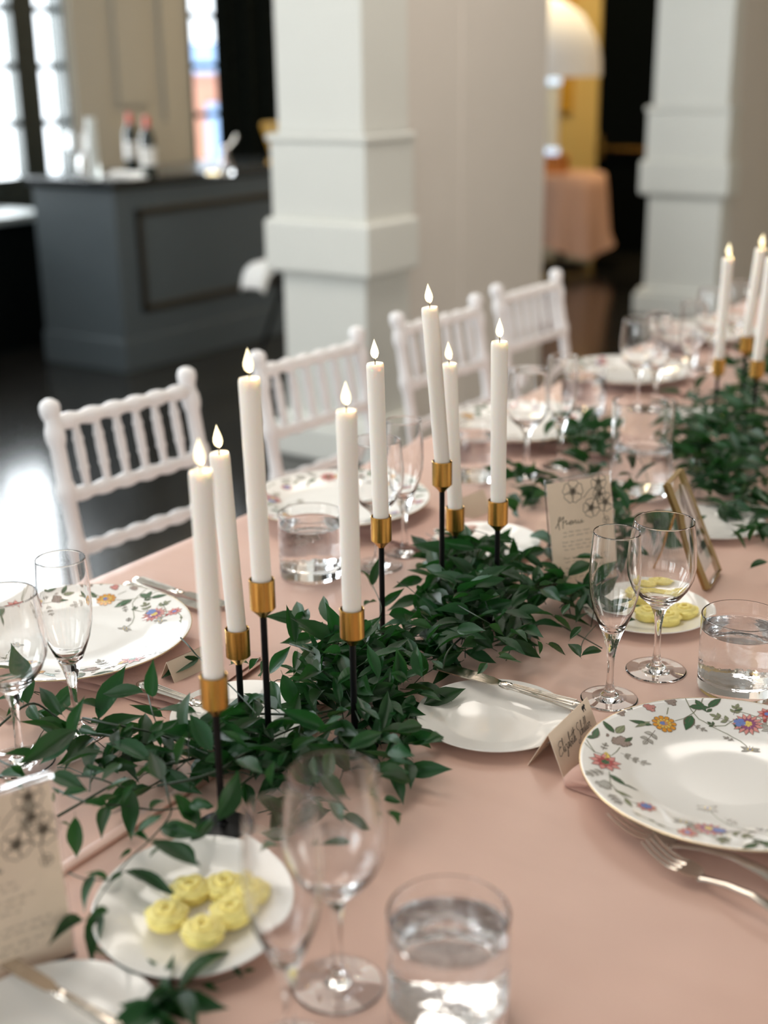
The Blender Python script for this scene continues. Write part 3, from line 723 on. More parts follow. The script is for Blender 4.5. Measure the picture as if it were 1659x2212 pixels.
# butter roses
def make_butter():
    o_ = MB(); o_.lathe([(0, 0), (.0175, 0), (.0190, .002), (.0180, .012), (.0165, .0165), (.012, .0178), (0, .0178)], 30)
    for lay, (r, z, n) in enumerate(((.0165, .0125, 7), (.0115, .0160, 5), (.006, .0190, 4))):
        for k in range(n):
            a0 = 2*math.pi*(k+.4*lay)/n; pts = []; rr = []
            for q in range(7):
                a = a0+(q/6-.5)*2*math.pi/n*1.25; pts.append((r*math.cos(a)*(1+.10*math.sin(math.pi*q/6)), r*math.sin(a)*(1+.10*math.sin(math.pi*q/6)), z)); rr.append(.0012+.0024*math.sin(math.pi*q/6))
            o_.tube(pts, rr, 6)
    o = o_.build('butter_rose', M_butter, None, 60)
    return tag(o, 'x', 'butter', 'moulded butter roses')
b0 = None
def butter(px, py, zb_, label, R=0.0, sc=1.0):
    global b0
    p = at(px, py, zb_)
    if b0 is None: b0 = make_butter(); o = b0
    else: o = b0.copy(); COL.objects.link(o)
    o.location = (p.x, p.y, TZ+zb_); o['label'] = label; o.rotation_euler = (0, 0, R); o.scale = (sc, sc, sc*.80)
for i, (x, y, l) in enumerate(((362, 1992, 'yellow butter rose at the left of the ring on the near plate'), (412, 1937, 'yellow butter rose under the pointed leaf tip on the near plate'), (487, 1930, 'yellow butter rose at the back of the ring, beside the flute edge'),
                               (440, 2026, 'yellow butter rose at the front of the ring on the near plate'), (500, 1985, 'yellow butter rose at the right front of the ring, beside the flute'), (535, 1948, 'yellow butter rose seen only through the near flute'))):
    butter(x, y, .0185, l, i*1.1, .93)
for i, (x, y, l) in enumerate(((1385, 1298, 'yellow butter rose left on the plate behind the near wine glass'), (1425, 1285, 'yellow butter rose at the back of the plate behind the wine glass'), (1478, 1330, 'yellow butter rose at the right of the plate behind the wine glass'),
                               (1440, 1345, 'yellow butter rose at the front of the plate behind the wine glass'), (1400, 1335, 'yellow butter rose between the stems of flute and wine glass'))):
    butter(x, y, .0048, l, i*1.3, .95)
butter(1518, 920, .0048, 'yellow butter piece left in the far leaves'); butter(1560, 917, .0048, 'yellow butter piece right in the far leaves, by the black stem', 1)

# ------------------------------------------------------------------ cutlery
def make_knife(name, L=.172, label='x', grp='butter knives'):
    t = thing(name, (0, 0, 0), label, 'knife', grp)
    hl = L*.54
    pts = [(0, .0052), (.004, .0075), (hl*.5, .0050), (hl-.012, .0042)]
    g = MB(); xs = [0, .003, .012, hl*.35, hl*.7, hl-.012, hl-.010, hl-.004, hl]
    rr = [.0045, .0070, .0078, .0060, .0048, .0042, .0056, .0056, .0040]
    g.tube([(x, 0, .0045) for x in xs], rr, 12, flat=.55); g.build('handle', M_silver, t, 40)
    for s in (-1, 0, 1): MB().tube([(.010, s*.0040, .0085), (hl*.5, s*.0028, .0075), (hl-.014, s*.0018, .0068)], .0009, 6).build('handle_rib', M_silver, t)
    o = [(hl, .0038), (hl+.006, .0075), (L*.80, .0098), (L*.93, .0102), (L*.985, .0066), (L, -.0005), (L*.985, -.0066), (L*.9, -.0082), (hl+.012, -.0072), (hl, -.0038)]
    b_ = MB().slab(o, .0013); b_.v = [(x, y, z+.0042) for x, y, z in b_.v]; b_.build('blade', M_silver, t, 20)
    return t
kn = make_knife('butter_knife', .168)
def place(o, A, B, up=(0, 0, 1)):
    o.matrix_world = axis_frame(A, B, up); return o
def knife(A, B, label, first=False):
    o = kn if first else dup(kn)
    o['label'] = label; L = .168; s = (B-A).length/L
    place(o, A, B); o.scale = (s, s, s)
    return o
knife(at(1262, 1540, .0145), at(938, 1443, .0145), 'silver butter knife across the side plate beside the name card', True)
knife(at(300, 1484, .0155), at(560, 1572, .0140), 'silver butter knife among leaves on the plate under the front candles')
knife(at(262, 2232, .0135), at(8, 2078, .0150), 'silver butter knife with gold toned handle on the nearest plate')
knife(at(940, 1150, .0145), at(1110, 1190, .0145), 'silver butter knife on the plate behind the middle candles')
knife(at(1700, 1112, .0150), at(1500, 1083, .0150), 'butter knife lying on the plate right of the gold frame')
tk = knife(at(272, 1268, .004), at(470, 1330, .004), 'long table knife beside the left floral plate, nearer the plate'); tk['category'] = 'knife'; tk['group'] = 'table knives beside the plates'
tk = knife(at(292, 1257, .004), at(490, 1316, .004), 'long table knife beside the left floral plate, outer one'); tk['group'] = 'table knives beside the plates'
tk = knife(at(560, 1108, .004), at(700, 1165, .004), 'table knife left of the mid table tumbler, nearer one'); tk['group'] = 'table knives beside the plates'
tk = knife(at(570, 1095, .004), at(715, 1150, .004), 'table knife left of the mid table tumbler, farther one'); tk['group'] = 'table knives beside the plates'
tk = knife(at(-60, 1500, .004), at(28, 1562, .004), 'silver knife blade tip at the left picture edge'); tk['group'] = 'table knives beside the plates'

def make_fork(L=.19):
    t = thing('dinner_fork', (0, 0, 0), 'x', 'fork', 'silver forks beside the near plate')
    def zc(x):       # side profile along the fork, tines at x=L
        u = x/L
        return .004+.010*max(0, 1-abs(u-.50)/.25)**1.5*0+(.012*math.sin(math.pi*min(1, u/.66)) if u < .66 else .0)+(.012*((u-.80)/.2)**2 if u > .80 else (.002 if u > .66 else 0))
    g = MB(); xs = [L*q for q in (0, .02, .08, .2, .35, .5, .6, .66)]
    ww = [.006, .0095, .0105, .0075, .0045, .0034, .0036, .006]
    vs = []; fs = []
    for x, w in zip(xs, ww):
        z = zc(x); vs += [(x, -w, z), (x, w, z), (x, w*.6, z+.0022), (x, -w*.6, z+.0022)]
    for i in range(len(xs)-1):
        for k in range(4): fs.append((i*4+k, i*4+(k+1) % 4, i*4+4+(k+1) % 4, i*4+4+k))
    fs += [(3, 2, 1, 0)]; g.add(vs, fs); g.build('handle', M_silver, t, 60)
    g = MB(); vs = []; fs = []; xs = [L*q for q in (.655, .68, .71, .745, .775)]; ww = [.005, .0095, .0120, .0125, .0122]
    for x, w in zip(xs, ww):
        z = zc(x); vs += [(x, -w, z+.0012), (x, -w*.5, z), (x, w*.5, z), (x, w, z+.0012), (x, w, z+.0028), (x, 0, z+.0017), (x, -w, z+.0028)]
    for i in range(len(xs)-1):
        for k in range(7): fs.append((i*7+k, i*7+(k+1) % 7, i*7+7+(k+1) % 7, i*7+7+k))
    fs += [tuple(range(6, -1, -1)), tuple((len(xs)-1)*7+k for k in range(7))]; g.add(vs, fs); g.build('head', M_silver, t, 60)
    for k in range(4):
        y = -.0106+k*.00707
        MB().tube([(L*q, y*(1 if q < .9 else .97), zc(L*q)+.0017) for q in (.76, .82, .88, .94, .985, 1.0)], [.0022, .0021, .0020, .0018, .0014, .0006], 7, flat=.75).build('tine', M_silver, t)
    return t
fk = make_fork(); fk['label'] = 'silver fork tucked close under the near floral plate'
A, B = at(1735, 1945, .001), at(1322, 1756, .0145); B.z -= .0135; place(fk, A, B)
s = (B-A).length/.19; fk.scale = (min(s, 1.15),)*3; fk.location = B+(A-B).normalized()*.19*min(s, 1.15)
f2 = dup(fk); f2['label'] = 'silver fork lying outermost, its tines over the other fork'
A, B = at(1760, 2040, .001), at(1398, 1815, .019); B.z -= .0135; place(f2, A, B); s = min((B-A).length/.19, 1.1); f2.scale = (s, s, s); f2.location = B+(A-B).normalized()*.19*s

# ------------------------------------------------------------------ glasses
def dist_sc(h, base, rim_y, h0):     # scale so that the rim lands on the photograph's rim line
    return h/h0
HW, HF, HT_ = .2003, .2143, .0980
glass('flute', rim(605, 1752, HF), 'champagne flute at the front, before the butter plate')
glass('wine', rim(718, 1671, HW), 'empty wine glass at the front between flute and tumbler')
glass('tumbler', rim(969, 1968, HT_), 'water tumbler at the front bottom of the picture')
glass('flute', rim(1333, 1149, HF), 'champagne flute at the right, its foot behind the name card')
glass('wine', rim(1436, 1125, HW), 'empty wine glass at the right, butter seen through it')
glass('tumbler', rim(1605, 1329, HT_), 'water tumbler at the right edge behind the near floral plate')
glass('flute', rim(130, 1212, HF), 'champagne flute before the left floral plate')
glass('wine', rim(4, 1290, HW), 'wine glass cut by the left picture edge')
glass('tumbler', rim(670, 1112, HT_), 'water tumbler behind the front candles at mid table')
glass('flute', rim(872, 912, HF), 'champagne flute between the two candle groups, the farther of the pair')
glass('wine', rim(812, 955, HW), 'wine glass half hidden by the candle between the two groups')
glass('tumbler', rim(1024, 925, HT_), 'water tumbler behind the middle candles, before the third chair plate')
glass('wine', rim(1141, 802, HW), 'wine glass right of the middle candles, before the third plate')
glass('flute', rim(1216, 772, HF), 'champagne flute beyond the middle candles, right of the wine glass')
glass('tumbler', rim(1262, 800, HT_), 'water tumbler left of the tall glass cylinder')
glass('wine', rim(1384, 692, HW), 'wine glass before the fourth plate, near the far candles')
glass('flute', rim(1424, 680, HF), 'champagne flute behind the glass cylinder, before the far candles')
glass('tumbler', rim(1470, 706, HT_), 'small looking water tumbler near the far leaning candle')
glass('wine', rim(1544, 628, HW), 'far wine glass catching light left of the leaning candle')
glass('wine', rim(1592, 612, HW), 'far wine glass between the two leaning candles')
glass('flute', rim(1500, 655, HF), 'far champagne flute at the left of the leaning candle')
# glass cylinder with water
cb = on(1381, 1068)
cv = thing('glass_cylinder', cb, 'tall clear glass cylinder half filled with water in the greenery', 'vase')
CR = .0550; CHh = .168
MB().lathe(tight([(0, 0), (CR-.003, 0), (CR, .003), (CR, CHh-.001), (CR-.0015, CHh), (CR-.003, CHh-.001), (CR-.003, .012), (0, .010)]), 56).build('body', M_glass, cv, 50)
MB().lathe([(0, .0102), (CR-.0027, .0122), (CR-.0027, .082), (CR-.006, .0805), (0, .0803)], 56).build('water', M_water, cv, 60)

# ------------------------------------------------------------------ strokes: lettering and drawings
GL = {'E': [[(.75, .92), (.45, 1.02), (.15, .85), (.32, .60), (.55, .56)], [(.32, .60), (.05, .40), (.02, .08), (.25, -.05), (.62, .12)], [(.12, .52), (.5, .60)]],
      'l': [[(0, .1), (.18, .75), (.22, 1.05), (.12, 1.0), (.10, .3), (.16, 0), (.3, .12)]], 'i': [[(0, .12), (.12, .42), (.10, .05), (.2, .0), (.3, .14)], [(.16, .62), (.19, .68)]],
      'z': [[(0, .38), (.22, .44), (.18, .22), (.30, .10), (.22, -.40), (.05, -.50), (.12, -.25), (.42, .12)]],
      'a': [[(.28, .40), (.08, .38), (.02, .08), (.14, .0), (.28, .38), (.27, .06), (.42, .12)]], 'b': [[(0, .1), (.16, .8), (.18, 1.08), (.1, 1.0), (.07, .02), (.2, .0), (.27, .28), (.14, .36)], [(.27, .25), (.4, .24)]],
      'e': [[(0, .15), (.2, .22), (.22, .40), (.08, .38), (.04, .08), (.16, 0), (.34, .14)]], 't': [[(.14, 1.02), (.10, .3), (.12, .0), (.26, .12)], [(-.35, .62), (.65, .86)]],
      'h': [[(0, .1), (.14, .8), (.18, 1.05), (.10, 1.0), (.06, 0)], [(.07, .2), (.2, .42), (.24, .28), (.22, .0), (.36, .14)]],
      'S': [[(.62, 1.04), (.42, 1.10), (.18, .86), (.30, .62), (.52, .44), (.50, .02), (.24, -.42), (.02, -.35), (.18, -.1)]],
      'c': [[(.26, .36), (.12, .40), (.02, .12), (.12, 0), (.32, .14)]], 'r': [[(0, .1), (.1, .42), (.14, .34), (.24, .38), (.20, .05), (.36, -.06)]],
      'M': [[(0, -.25), (.22, .55), (.30, 1.0), (.20, 1.02), (.16, .6), (.30, -.5)], [(.30, .55), (.52, 1.05), (.50, .5), (.56, -.4)], [(.54, .3), (.75, .55), (.76, .1), (.95, .2)]],
      'n': [[(0, .38), (.06, .02)], [(.05, .2), (.2, .42), (.22, .02), (.4, .16)]], 'u': [[(0, .4), (.04, .06), (.16, .02), (.26, .4), (.26, .04), (.42, .16)]], ' ': []}
ADV = {'E': .72, 'l': .24, 'i': .24, 'z': .38, 'a': .38, 'b': .34, 'e': .30, 't': .24, 'h': .34, 'S': .62, 'c': .28, 'r': .34, 'M': .95, 'n': .38, 'u': .40, ' ': .25}
def smooth_line(p, n=4):
    if len(p) < 3: return p
    q = []
    for i in range(len(p)-1):
        p0, p1, p2, p3 = p[max(i-1, 0)], p[i], p[i+1], p[min(i+2, len(p)-1)]
        for k in range(n):
            t = k/n; q.append(tuple(.5*((2*p1[j])+(-p0[j]+p2[j])*t+(2*p0[j]-5*p1[j]+4*p2[j]-p3[j])*t*t+(-p0[j]+3*p1[j]-3*p2[j]+p3[j])*t**3) for j in (0, 1)))
    q.append(p[-1]); return q
def script_text(mb, txt, x, y, size, width, w, mapf, mi=0, slant=.2):
    tot = sum(ADV[c] for c in txt); sx = width/tot; cx = x
    for ch_ in txt:
        for st in GL[ch_]:
            mb.ribbon(smooth_line([(cx+(px_)*sx+slant*py_*size, y+py_*size) for px_, py_ in st]), w, mapf, mi)
        cx += ADV[ch_]*sx
def squiggle(mb, x0, x1, y, h, w, mapf, mi, rr):
    x = x0
    while x < x1:
        wl_ = rr.uniform(.006, .012); pts = []; k = 0; u = x
        while u < min(x+wl_, x1): pts.append((u, y+h*rr.uniform(0, 1)*(1 if k % 2 else .1))); u += h*.45; k += 1
        mb.ribbon(pts, w, mapf, mi); x += wl_+.003
def line_flower(mb, x, y, R, mapf, mi, n=5, a0=0.0, w=.0006, dark=True):
    for i in range(n):
        a = a0+2*math.pi*i/n; h = math.pi/n*1.02
        pts = [(x+R*r*math.cos(a+d*h), y+R*r*math.sin(a+d*h)) for r, d in ((.1, 0), (.45, -.7), (.8, -1), (1.0, -.55), (.93, 0), (1.02, .5), (.82, 1), (.45, .7), (.1, 0))]
        mb.ribbon(smooth_line(pts, 3), w, mapf, mi)
    if dark:
        for i in range(16):
            a = a0+i*.393; mb.ribbon([(x, y), (x+R*.38*math.cos(a), y+R*.38*math.sin(a))], w*1.1, mapf, mi)

# name card, a folded tent
ca = at(1184, 1587, .040); cbk = at(1268, 1506, .040)
fa = at(1217, 1682); ba = at(1140, 1654)
ydir = (cbk-ca); ydir.z = 0; clen = ydir.length; ydir.normalize()
root = (fa+ba)/2; root.z = TZ
nc = thing('name_card', root, 'folded cream name card with black script leaning on the napkin', 'card')
def panel(foot, nm):
    fa_ = foot.copy(); fa_.z = TZ+.0005; a = ca.copy(); u = ydir*clen
    nrm = u.cross(a-fa_).normalized()*.0003
    q = [fa_-root, fa_+u-root, a+u-root, a-root]
    MB().add([v+nrm for v in q]+[v-nrm for v in q], [(0, 1, 2, 3), (7, 6, 5, 4), (0, 4, 5, 1), (1, 5, 6, 2), (2, 6, 7, 3), (3, 7, 4, 0)]).build(nm, M_card, nc, 0)
    return fa_
f_ = panel(fa, 'front_panel'); panel(ba, 'back_panel')
hgt = (ca-f_).length; vdir = (ca-f_)/hgt; nout = ydir.cross(vdir).normalized()
if nout.dot(CAM-root) < 0: nout = -nout
def cmap(x, y): return f_+ydir*x+vdir*y+nout*.0006-root
g = MB(); script_text(g, 'Elizabeth Schiller', clen*.07, hgt*.42, hgt*.27, clen*.80, .0006, cmap); g.build('name_lettering', M_ink, nc, 0)
bear = [(0, .55), (.08, .75), (.3, .85), (.6, .82), (.78, .95), (.95, .9), (1.05, .68), (.98, .6), (.86, .58), (.84, .3), (.92, .05), (.76, .05), (.68, .36), (.42, .38), (.32, .05), (.16, .05), (.18, .34), (.06, .38)]
bs = .0085
MB().add([cmap(clen*.80+bx_*bs, hgt*.78+by_*bs) for bx_, by_ in bear], [tuple(range(len(bear)))]).build('bear_emblem', M_ink, nc, 0)
# second name card lying beyond the left plate, only its plain back shows
def blank_card(px, py, px2, py2, h, label):
    a, b_ = at(px, py), at(px2, py2); a.z = b_.z = tz(a.x)+.0005; d = (b_-a); L_ = d.length; d.normalize(); nn = Vector((-d.y, d.x, 0))
    t = thing('name_card', a, label, 'card', 'blank backed name cards')
    for s_, nm in ((0, 'back_panel'), (1, 'front_panel')):
        q = [nn*(s_*.036), d*L_+nn*(s_*.036), d*L_+nn*.018+Vector((0, 0, h)), nn*.018+Vector((0, 0, h))]
        o = nn*.0003
        MB().add([v+o for v in q]+[v-o for v in q], [(0, 1, 2, 3), (7, 6, 5, 4), (0, 4, 5, 1), (1, 5, 6, 2), (2, 6, 7, 3), (3, 7, 4, 0)]).build(nm, M_card, t, 0)
    return t
blank_card(385, 1502, 470, 1462, .036, 'cream name card seen from behind, beside the plate under the front candles')
blank_card(1003, 1132, 1062, 1108, .036, 'cream name card seen from behind, by the plate behind the middle candles')

# menus in clear acrylic stands
def menu(BL, BR, height, lean, label, seed, big):
    u = BR-BL; u.z = 0; wdt = u.length; u.normalize(); n = Vector((u.y, -u.x, 0))     # n faces the reader
    if n.dot(CAM-BL) < 0: n = -n
    v = (Vector((0, 0, 1))*math.cos(lean)-n*math.sin(lean)); nf = u.cross(v)
    if nf.dot(n) < 0: nf = -nf
    o = BL.copy(); o.z = tz(o.x)
    t = thing('menu_stand', o, label, 'menu', 'printed menus in acrylic stands')
    def M(x, y, d): return u*x+v*y+nf*d+Vector((0, 0, .003))
    def plate(x0, x1, y0, y1, d0, d1, nm, m):
        vs = [M(x, y, d) for d in (d0, d1) for x, y in ((x0, y0), (x1, y0), (x1, y1), (x0, y1))]
        return MB().add(vs, [(3, 2, 1, 0), (4, 5, 6, 7), (0, 1, 5, 4), (1, 2, 6, 5), (2, 3, 7, 6), (3, 0, 4, 7)]).build(nm, m, t, 0)
    plate(0, wdt, 0, height, -.0042, -.0012, 'acrylic_back', M_acrylic)
    plate(0, wdt, 0, height, .0006, .0030, 'acrylic_front', M_pane)
    plate(0, wdt, height, height+.0022, -.0042, .0030, 'acrylic_top_edge', M_acrylic)
    plate(.002, wdt-.002, .001, height-.004, -.0008, .0002, 'menu_card', M_card)
    MB().box((-.0, -.0, 0), (.001, .001, .001))
    fv = [Vector((0, 0, 0)), u*wdt, u*wdt-n*.06, -n*.06]
    MB().add([q+Vector((0, 0, z)) for z in (.0, .003) for q in fv], [(3, 2, 1, 0), (4, 5, 6, 7), (0, 1, 5, 4), (1, 2, 6, 5), (2, 3, 7, 6), (3, 0, 4, 7)]).build('acrylic_foot', M_acrylic, t, 0)
    rr = random.Random(seed); mf = lambda x, y: M(x, y, .00035)
    g = MB(); s_ = wdt
    for x, y, R_, a in ((.40, .875, .155, .2), (.80, .93, .12, .8), (.66, .70, .13, .5), (.88, .735, .13, .1), (.80, .82, .10, .4)):
        line_flower(g, x*s_, y*height, R_*s_, mf, 0, 5, a, .0009)
    for pts in ([(.55, .80), (.68, .88), (.80, .86)], [(.66, .70), (.72, .78), (.80, .82)], [(.88, .73), (.84, .64), (.86, .58)]):
        g.ribbon(smooth_line([(a*s_, b_*height) for a, b_ in pts]), .0009, mf, 0)
    line_flower(g, .87*s_, .565*height, .05*s_, mf, 0, 3, 1.2, .0008, False)
    for x, y, R_ in ((.80, .88, .05), (.76, .80, .045)):
        g.add([mf(x*s_+R_*s_*math.cos(q)*.8, y*height+R_*s_*math.sin(q)*1.3) for q in np.linspace(0, 5.7, 10)], [tuple(range(10))], 1)
    g.build('flower_drawing', [M_inkgrey, M_inkpale], t, 0)
    g = MB(); script_text(g, 'Menu', .10*s_, .575*height, .075*height, .42*s_, .0013, mf); g.build('menu_lettering', M_inkgrey, t, 0)
    g = MB()
    for y, a, b_ in ((.50, .20, .62), (.465, .20, .66), (.41, .18, .74), (.375, .18, .66), (.34, .20, .62), (.26, .18, .84), (.225, .2, .80), (.165, .2, .84), (.13, .2, .7), (.075, .2, .5)):
        squiggle(g, a*s_, b_*s_, y*height, .0026, .0007, mf, 0, rr)
    g.build('menu_text', M_inkgrey, t, 0)
    return t
menu(at(1197, 1277), at(1337, 1252), .158, math.radians(13), 'small printed menu in clear stand among leaves behind the right flute', 3, False)
mbr = at(166, 2064); mu = (at(0, 2128)-mbr); mu.z = 0; mu.normalize()
menu(mbr+mu*.108, mbr, .166, math.radians(6), 'printed menu in clear stand at the near left picture edge', 5, True)

# gold framed glass table sign
gD, gC = at(1526, 1278), at(1556, 1229)
gu = (gC-gD); gu.z = 0; gw = .080; gu.normalize()
M_antique = mat('antique_gold', (.34, .23, .10), .34, 1.0)
gf = thing('table_sign', gD, 'gold edged leaning glass frame with a dark printed numeral among the leaves', 'sign')
gn = Vector((gu.y, -gu.x, 0)); lean = math.radians(24)
gv = Vector((0, 0, 1))*math.cos(lean)-gn*math.sin(lean); gnf = gu.cross(gv); gh = .165
def GM(x, y, d=0): return gu*x+gv*y+gnf*d+Vector((0, 0, .004))
for a, b_ in (((0, 0), (gw, 0)), ((gw, 0), (gw, gh)), ((gw, gh), (0, gh)), ((0, gh), (0, 0))):
    MB().tube([GM(*a), GM(*b_)], .0028, 4, flat=2.2, up=gnf).build('frame_bar', M_antique, gf, 0)
MB().add([GM(x, y, d) for d in (.0022, .0038) for x, y in ((.002, .002), (gw-.002, .002), (gw-.002, gh-.002), (.002, gh-.002))], [(3, 2, 1, 0), (4, 5, 6, 7), (0, 1, 5, 4), (1, 2, 6, 5), (2, 3, 7, 6), (3, 0, 4, 7)]).build('glass_pane', M_glass, gf, 0)
MB().add([GM(x, y, d) for d in (-.0012, -.0004) for x, y in ((.012, .02), (gw-.012, .02), (gw-.012, gh-.02), (.012, gh-.02))], [(3, 2, 1, 0), (4, 5, 6, 7), (0, 1, 5, 4), (1, 2, 6, 5), (2, 3, 7, 6), (3, 0, 4, 7)]).build('sign_card', M_china, gf, 0)
MB().tube([GM(gw/2, gh*.75, -.002), GM(gw/2, 0, 0)-gn*.09*1.0+Vector((0, 0, -.002))], .002, 6).build('strut', M_brass, gf)
M_num = mat('slate_print', (.06, .07, .08), .6)
g = MB(); num = [(.040, .055), (.056, .055), (.056, .150), (.046, .150), (.028, .128), (.028, .112), (.040, .122)]
g.add([GM(x, y, .0002) for x, y in num], [tuple(range(len(num)))]); g.add([GM(x, y, .0002) for x, y in ((.026, .045), (.066, .045), (.066, .056), (.026, .056))], [(0, 1, 2, 3)])
g.build('numeral', M_num, gf, 0)

# ------------------------------------------------------------------ greenery
def leaf_mesh(i):
    r = random.Random(100+i); vs = []; fs = []
    curl = r.uniform(-.16, .30); fold = r.uniform(.10, .34); twist = r.uniform(-.5, .5); peak = r.uniform(.62, .85); side = r.uniform(-.10, .10)
    ts = [0, .10, .24, .40, .56, .72, .86, .95, 1.0]
    for t in ts:
        w = .5*math.sin(math.pi*t**peak)**.92 if 0 < t < 1 else 0.0
        if t > .6: w *= 1-.50*((t-.6)/.4)**1.2
        cx = t; cy = side*math.sin(math.pi*t); cz = curl*(.25-(t-.5)**2)*1.0
        a = twist*(t-.4)
        for s in (-1, -.5, 0, .5, 1):
            y = s*w; z = abs(s)*w*fold
            vs.append((cx, cy+y*math.cos(a)-z*math.sin(a), cz+y*math.sin(a)+z*math.cos(a)))
    for k in range(len(ts)-1):
        for j in range(4): fs.append((k*5+j, k*5+5+j, k*5+6+j, k*5+1+j))
    o = len(vs)                        # stalk
    for x, y, z, rr in ((-.10, 0, -.02, .012), (.02, 0, 0, .014), (.30, side*.8, curl*.2, .009)):
        vs += [(x, y+rr, z-.004), (x, y-rr, z-.004), (x, y, z-.004-rr)]
    for k in range(2):
        for j in range(3): fs.append((o+k*3+j, o+k*3+(j+1) % 3, o+k*3+3+(j+1) % 3, o+k*3+3+j))
    me = bpy.data.meshes.new('leaf'); me.from_pydata(vs, [], fs); me.materials.append(M_leaf)
    me.polygons.foreach_set('use_smooth', [True]*len(me.polygons)); me.update()
    return me
LEAVES = [leaf_mesh(i) for i in range(10)]
def leaf_matrix(B, T, wf, roll, up=None):
    x = (T-B); L = x.length; x.normalize()
    n = up or (Vector((0, 0, 1))*.75+(CAM-B).normalized()*.5)
    y = n.cross(x)
    if y.length < 1e-4: y = Vector((0, 1, 0))
    y.normalize(); z = x.cross(y)
    q = Quaternion(x, roll); y = q @ y; z = q @ z
    w = L*wf
    return Matrix(((x.x*L, y.x*w, z.x*L, B.x), (x.y*L, y.y*w, z.y*L, B.y), (x.z*L, y.z*w, z.z*L, B.z), (0, 0, 0, 1)))
def pair(px, py, tx, ty, zb, r):
    """base and tip in space of a leaf seen between two pixels"""
    B = at(px, py, zb); v = ray(tx, ty).normalized()
    s0 = v.dot(B-CAM); near = CAM+v*s0; lmin = (near-B).length
    L = max(lmin*r.uniform(1.02, 1.15), min(.046, lmin*r.uniform(1.3, 1.7))); ds = math.sqrt(max(0, L*L-lmin*lmin))
    T = None
    for sg in ((1, -1) if r.random() < .6 else (-1, 1)):
        c = CAM+v*(s0+sg*ds)
        if c.z > TZ+.004: T = c; break
    if T is None: T = CAM+v*((TZ+.006-CAM.z)/v.z)
    return B, T
def conv(txt, ox, oy, sc):
    out = []
    for a in txt.replace('\n', ' ').split():
        q = [float(k) for k in a.replace('>', ',').split(',')]
        out.append((ox+q[0]/sc, oy+q[1]/sc, ox+q[2]/sc, oy+q[3]/sc))
    return out
NEAR = conv('''180,1010>70,620 120,1010>40,1090 190,1020>270,1130 400,1080>250,900 260,1060>370,1130 480,1230>545,955 480,1180>110,1400 630,1110>805,765 920,935>655,945 975,965>980,715 1275,715>1030,850
610,1180>950,1080 230,1350>10,1330 510,1170>630,1200 670,1320>360,1430 450,1250>250,1400 840,1185>680,1370 850,1140>790,1190 960,1190>1050,1110 1030,1280>970,1190 1030,1220>1350,1120 1240,1200>1550,990
1360,1310>1210,1070 1480,1190>1659,1080 1590,1010>1700,960 1440,1080>1610,1075 1580,1290>1420,1180 750,1340>580,1520 770,1390>640,1510 330,1460>570,1570 400,1590>560,1560 1030,1500>960,1310 790,1640>870,1510
1310,1380>1490,1340 1480,1380>1659,1420 1130,1400>1190,1200 0,1460>165,1480 70,1410>170,1470 350,1570>340,1640 830,1250>1000,1300 900,1420>1030,1500 690,1560>840,1480 610,1650>760,1590 150,1560>20,1500''', 0, 1180, 2.963)
NEAR += conv('''850,475>800,265 960,435>1000,360 1090,440>1010,250 1180,465>1310,340 960,510>920,420 710,640>825,490 660,655>700,560 600,620>660,555 500,590>600,590 860,520>840,650 1110,520>1270,580
1300,670>1240,480 1320,610>1300,520 1420,690>1400,500 1540,660>1510,490 1460,680>1360,640 780,645>875,860 715,680>780,845 590,800>700,750 500,960>690,870 740,970>790,890 910,700>960,860 900,860>1000,960
1140,1050>1325,960 840,1060>990,990 980,960>1110,870 1030,640>1150,740 1040,890>1140,840 1200,830>1310,890 1330,800>1470,760 1330,790>1440,870 1340,900>1400,850 1400,960>1540,925 1430,1020>1590,1050 1360,1060>1500,1090
1560,1010>1659,985 1320,1000>1440,1030 530,1110>680,1190 760,1150>820,1060 720,1250>740,1110 1310,1180>1470,1180 1310,1200>1480,1230 1320,1160>1395,1135 1330,1330>1430,1340 1350,1390>1410,1470 1360,1410>1430,1405
1110,1450>1020,1360 1110,1430>1285,1500 985,1590>1160,1580 920,1230>990,1210 960,1220>950,1130 1010,1210>1050,1090 940,1360>1000,1420 640,1610>760,1580 430,1440>540,1160 330,1510>410,1430 320,1470>210,1290
280,1350>410,1360 10,1500>130,1400 330,1510>120,1470 310,1650>60,1530 0,1200>110,1090 290,870>390,1055 590,870>460,870 1000,700>910,600 1080,700>1190,620 1180,760>1090,680 1240,900>1180,760 870,560>960,640''', 300, 1200, 2.514)
NEAR += conv('''820,130>840,490 690,270>650,480 540,250>690,250 480,330>490,600 1110,190>1260,390 960,290>1060,230 1220,260>1370,270 1220,490>1380,360 870,440>1040,330 1030,400>1290,450 960,490>1290,655 820,450>960,490
840,540>760,610 870,560>860,640 960,590>1020,530 800,680>1140,845 700,760>790,690 600,700>540,960 690,740>540,700 690,930>540,1000 640,930>590,1300 530,990>300,1170 600,1190>690,1210 870,1300>1010,1270 960,1350>1000,1330
1100,1370>1030,1450 1300,1400>1410,1450 1490,1290>1560,1370 1560,1320>1640,1310 1000,1560>1230,1650 340,150>380,190 390,370>450,400 1020,1400>1150,1470 980,1480>1090,1420 1150,1360>1260,1330''', 0, 1652, 2.963)
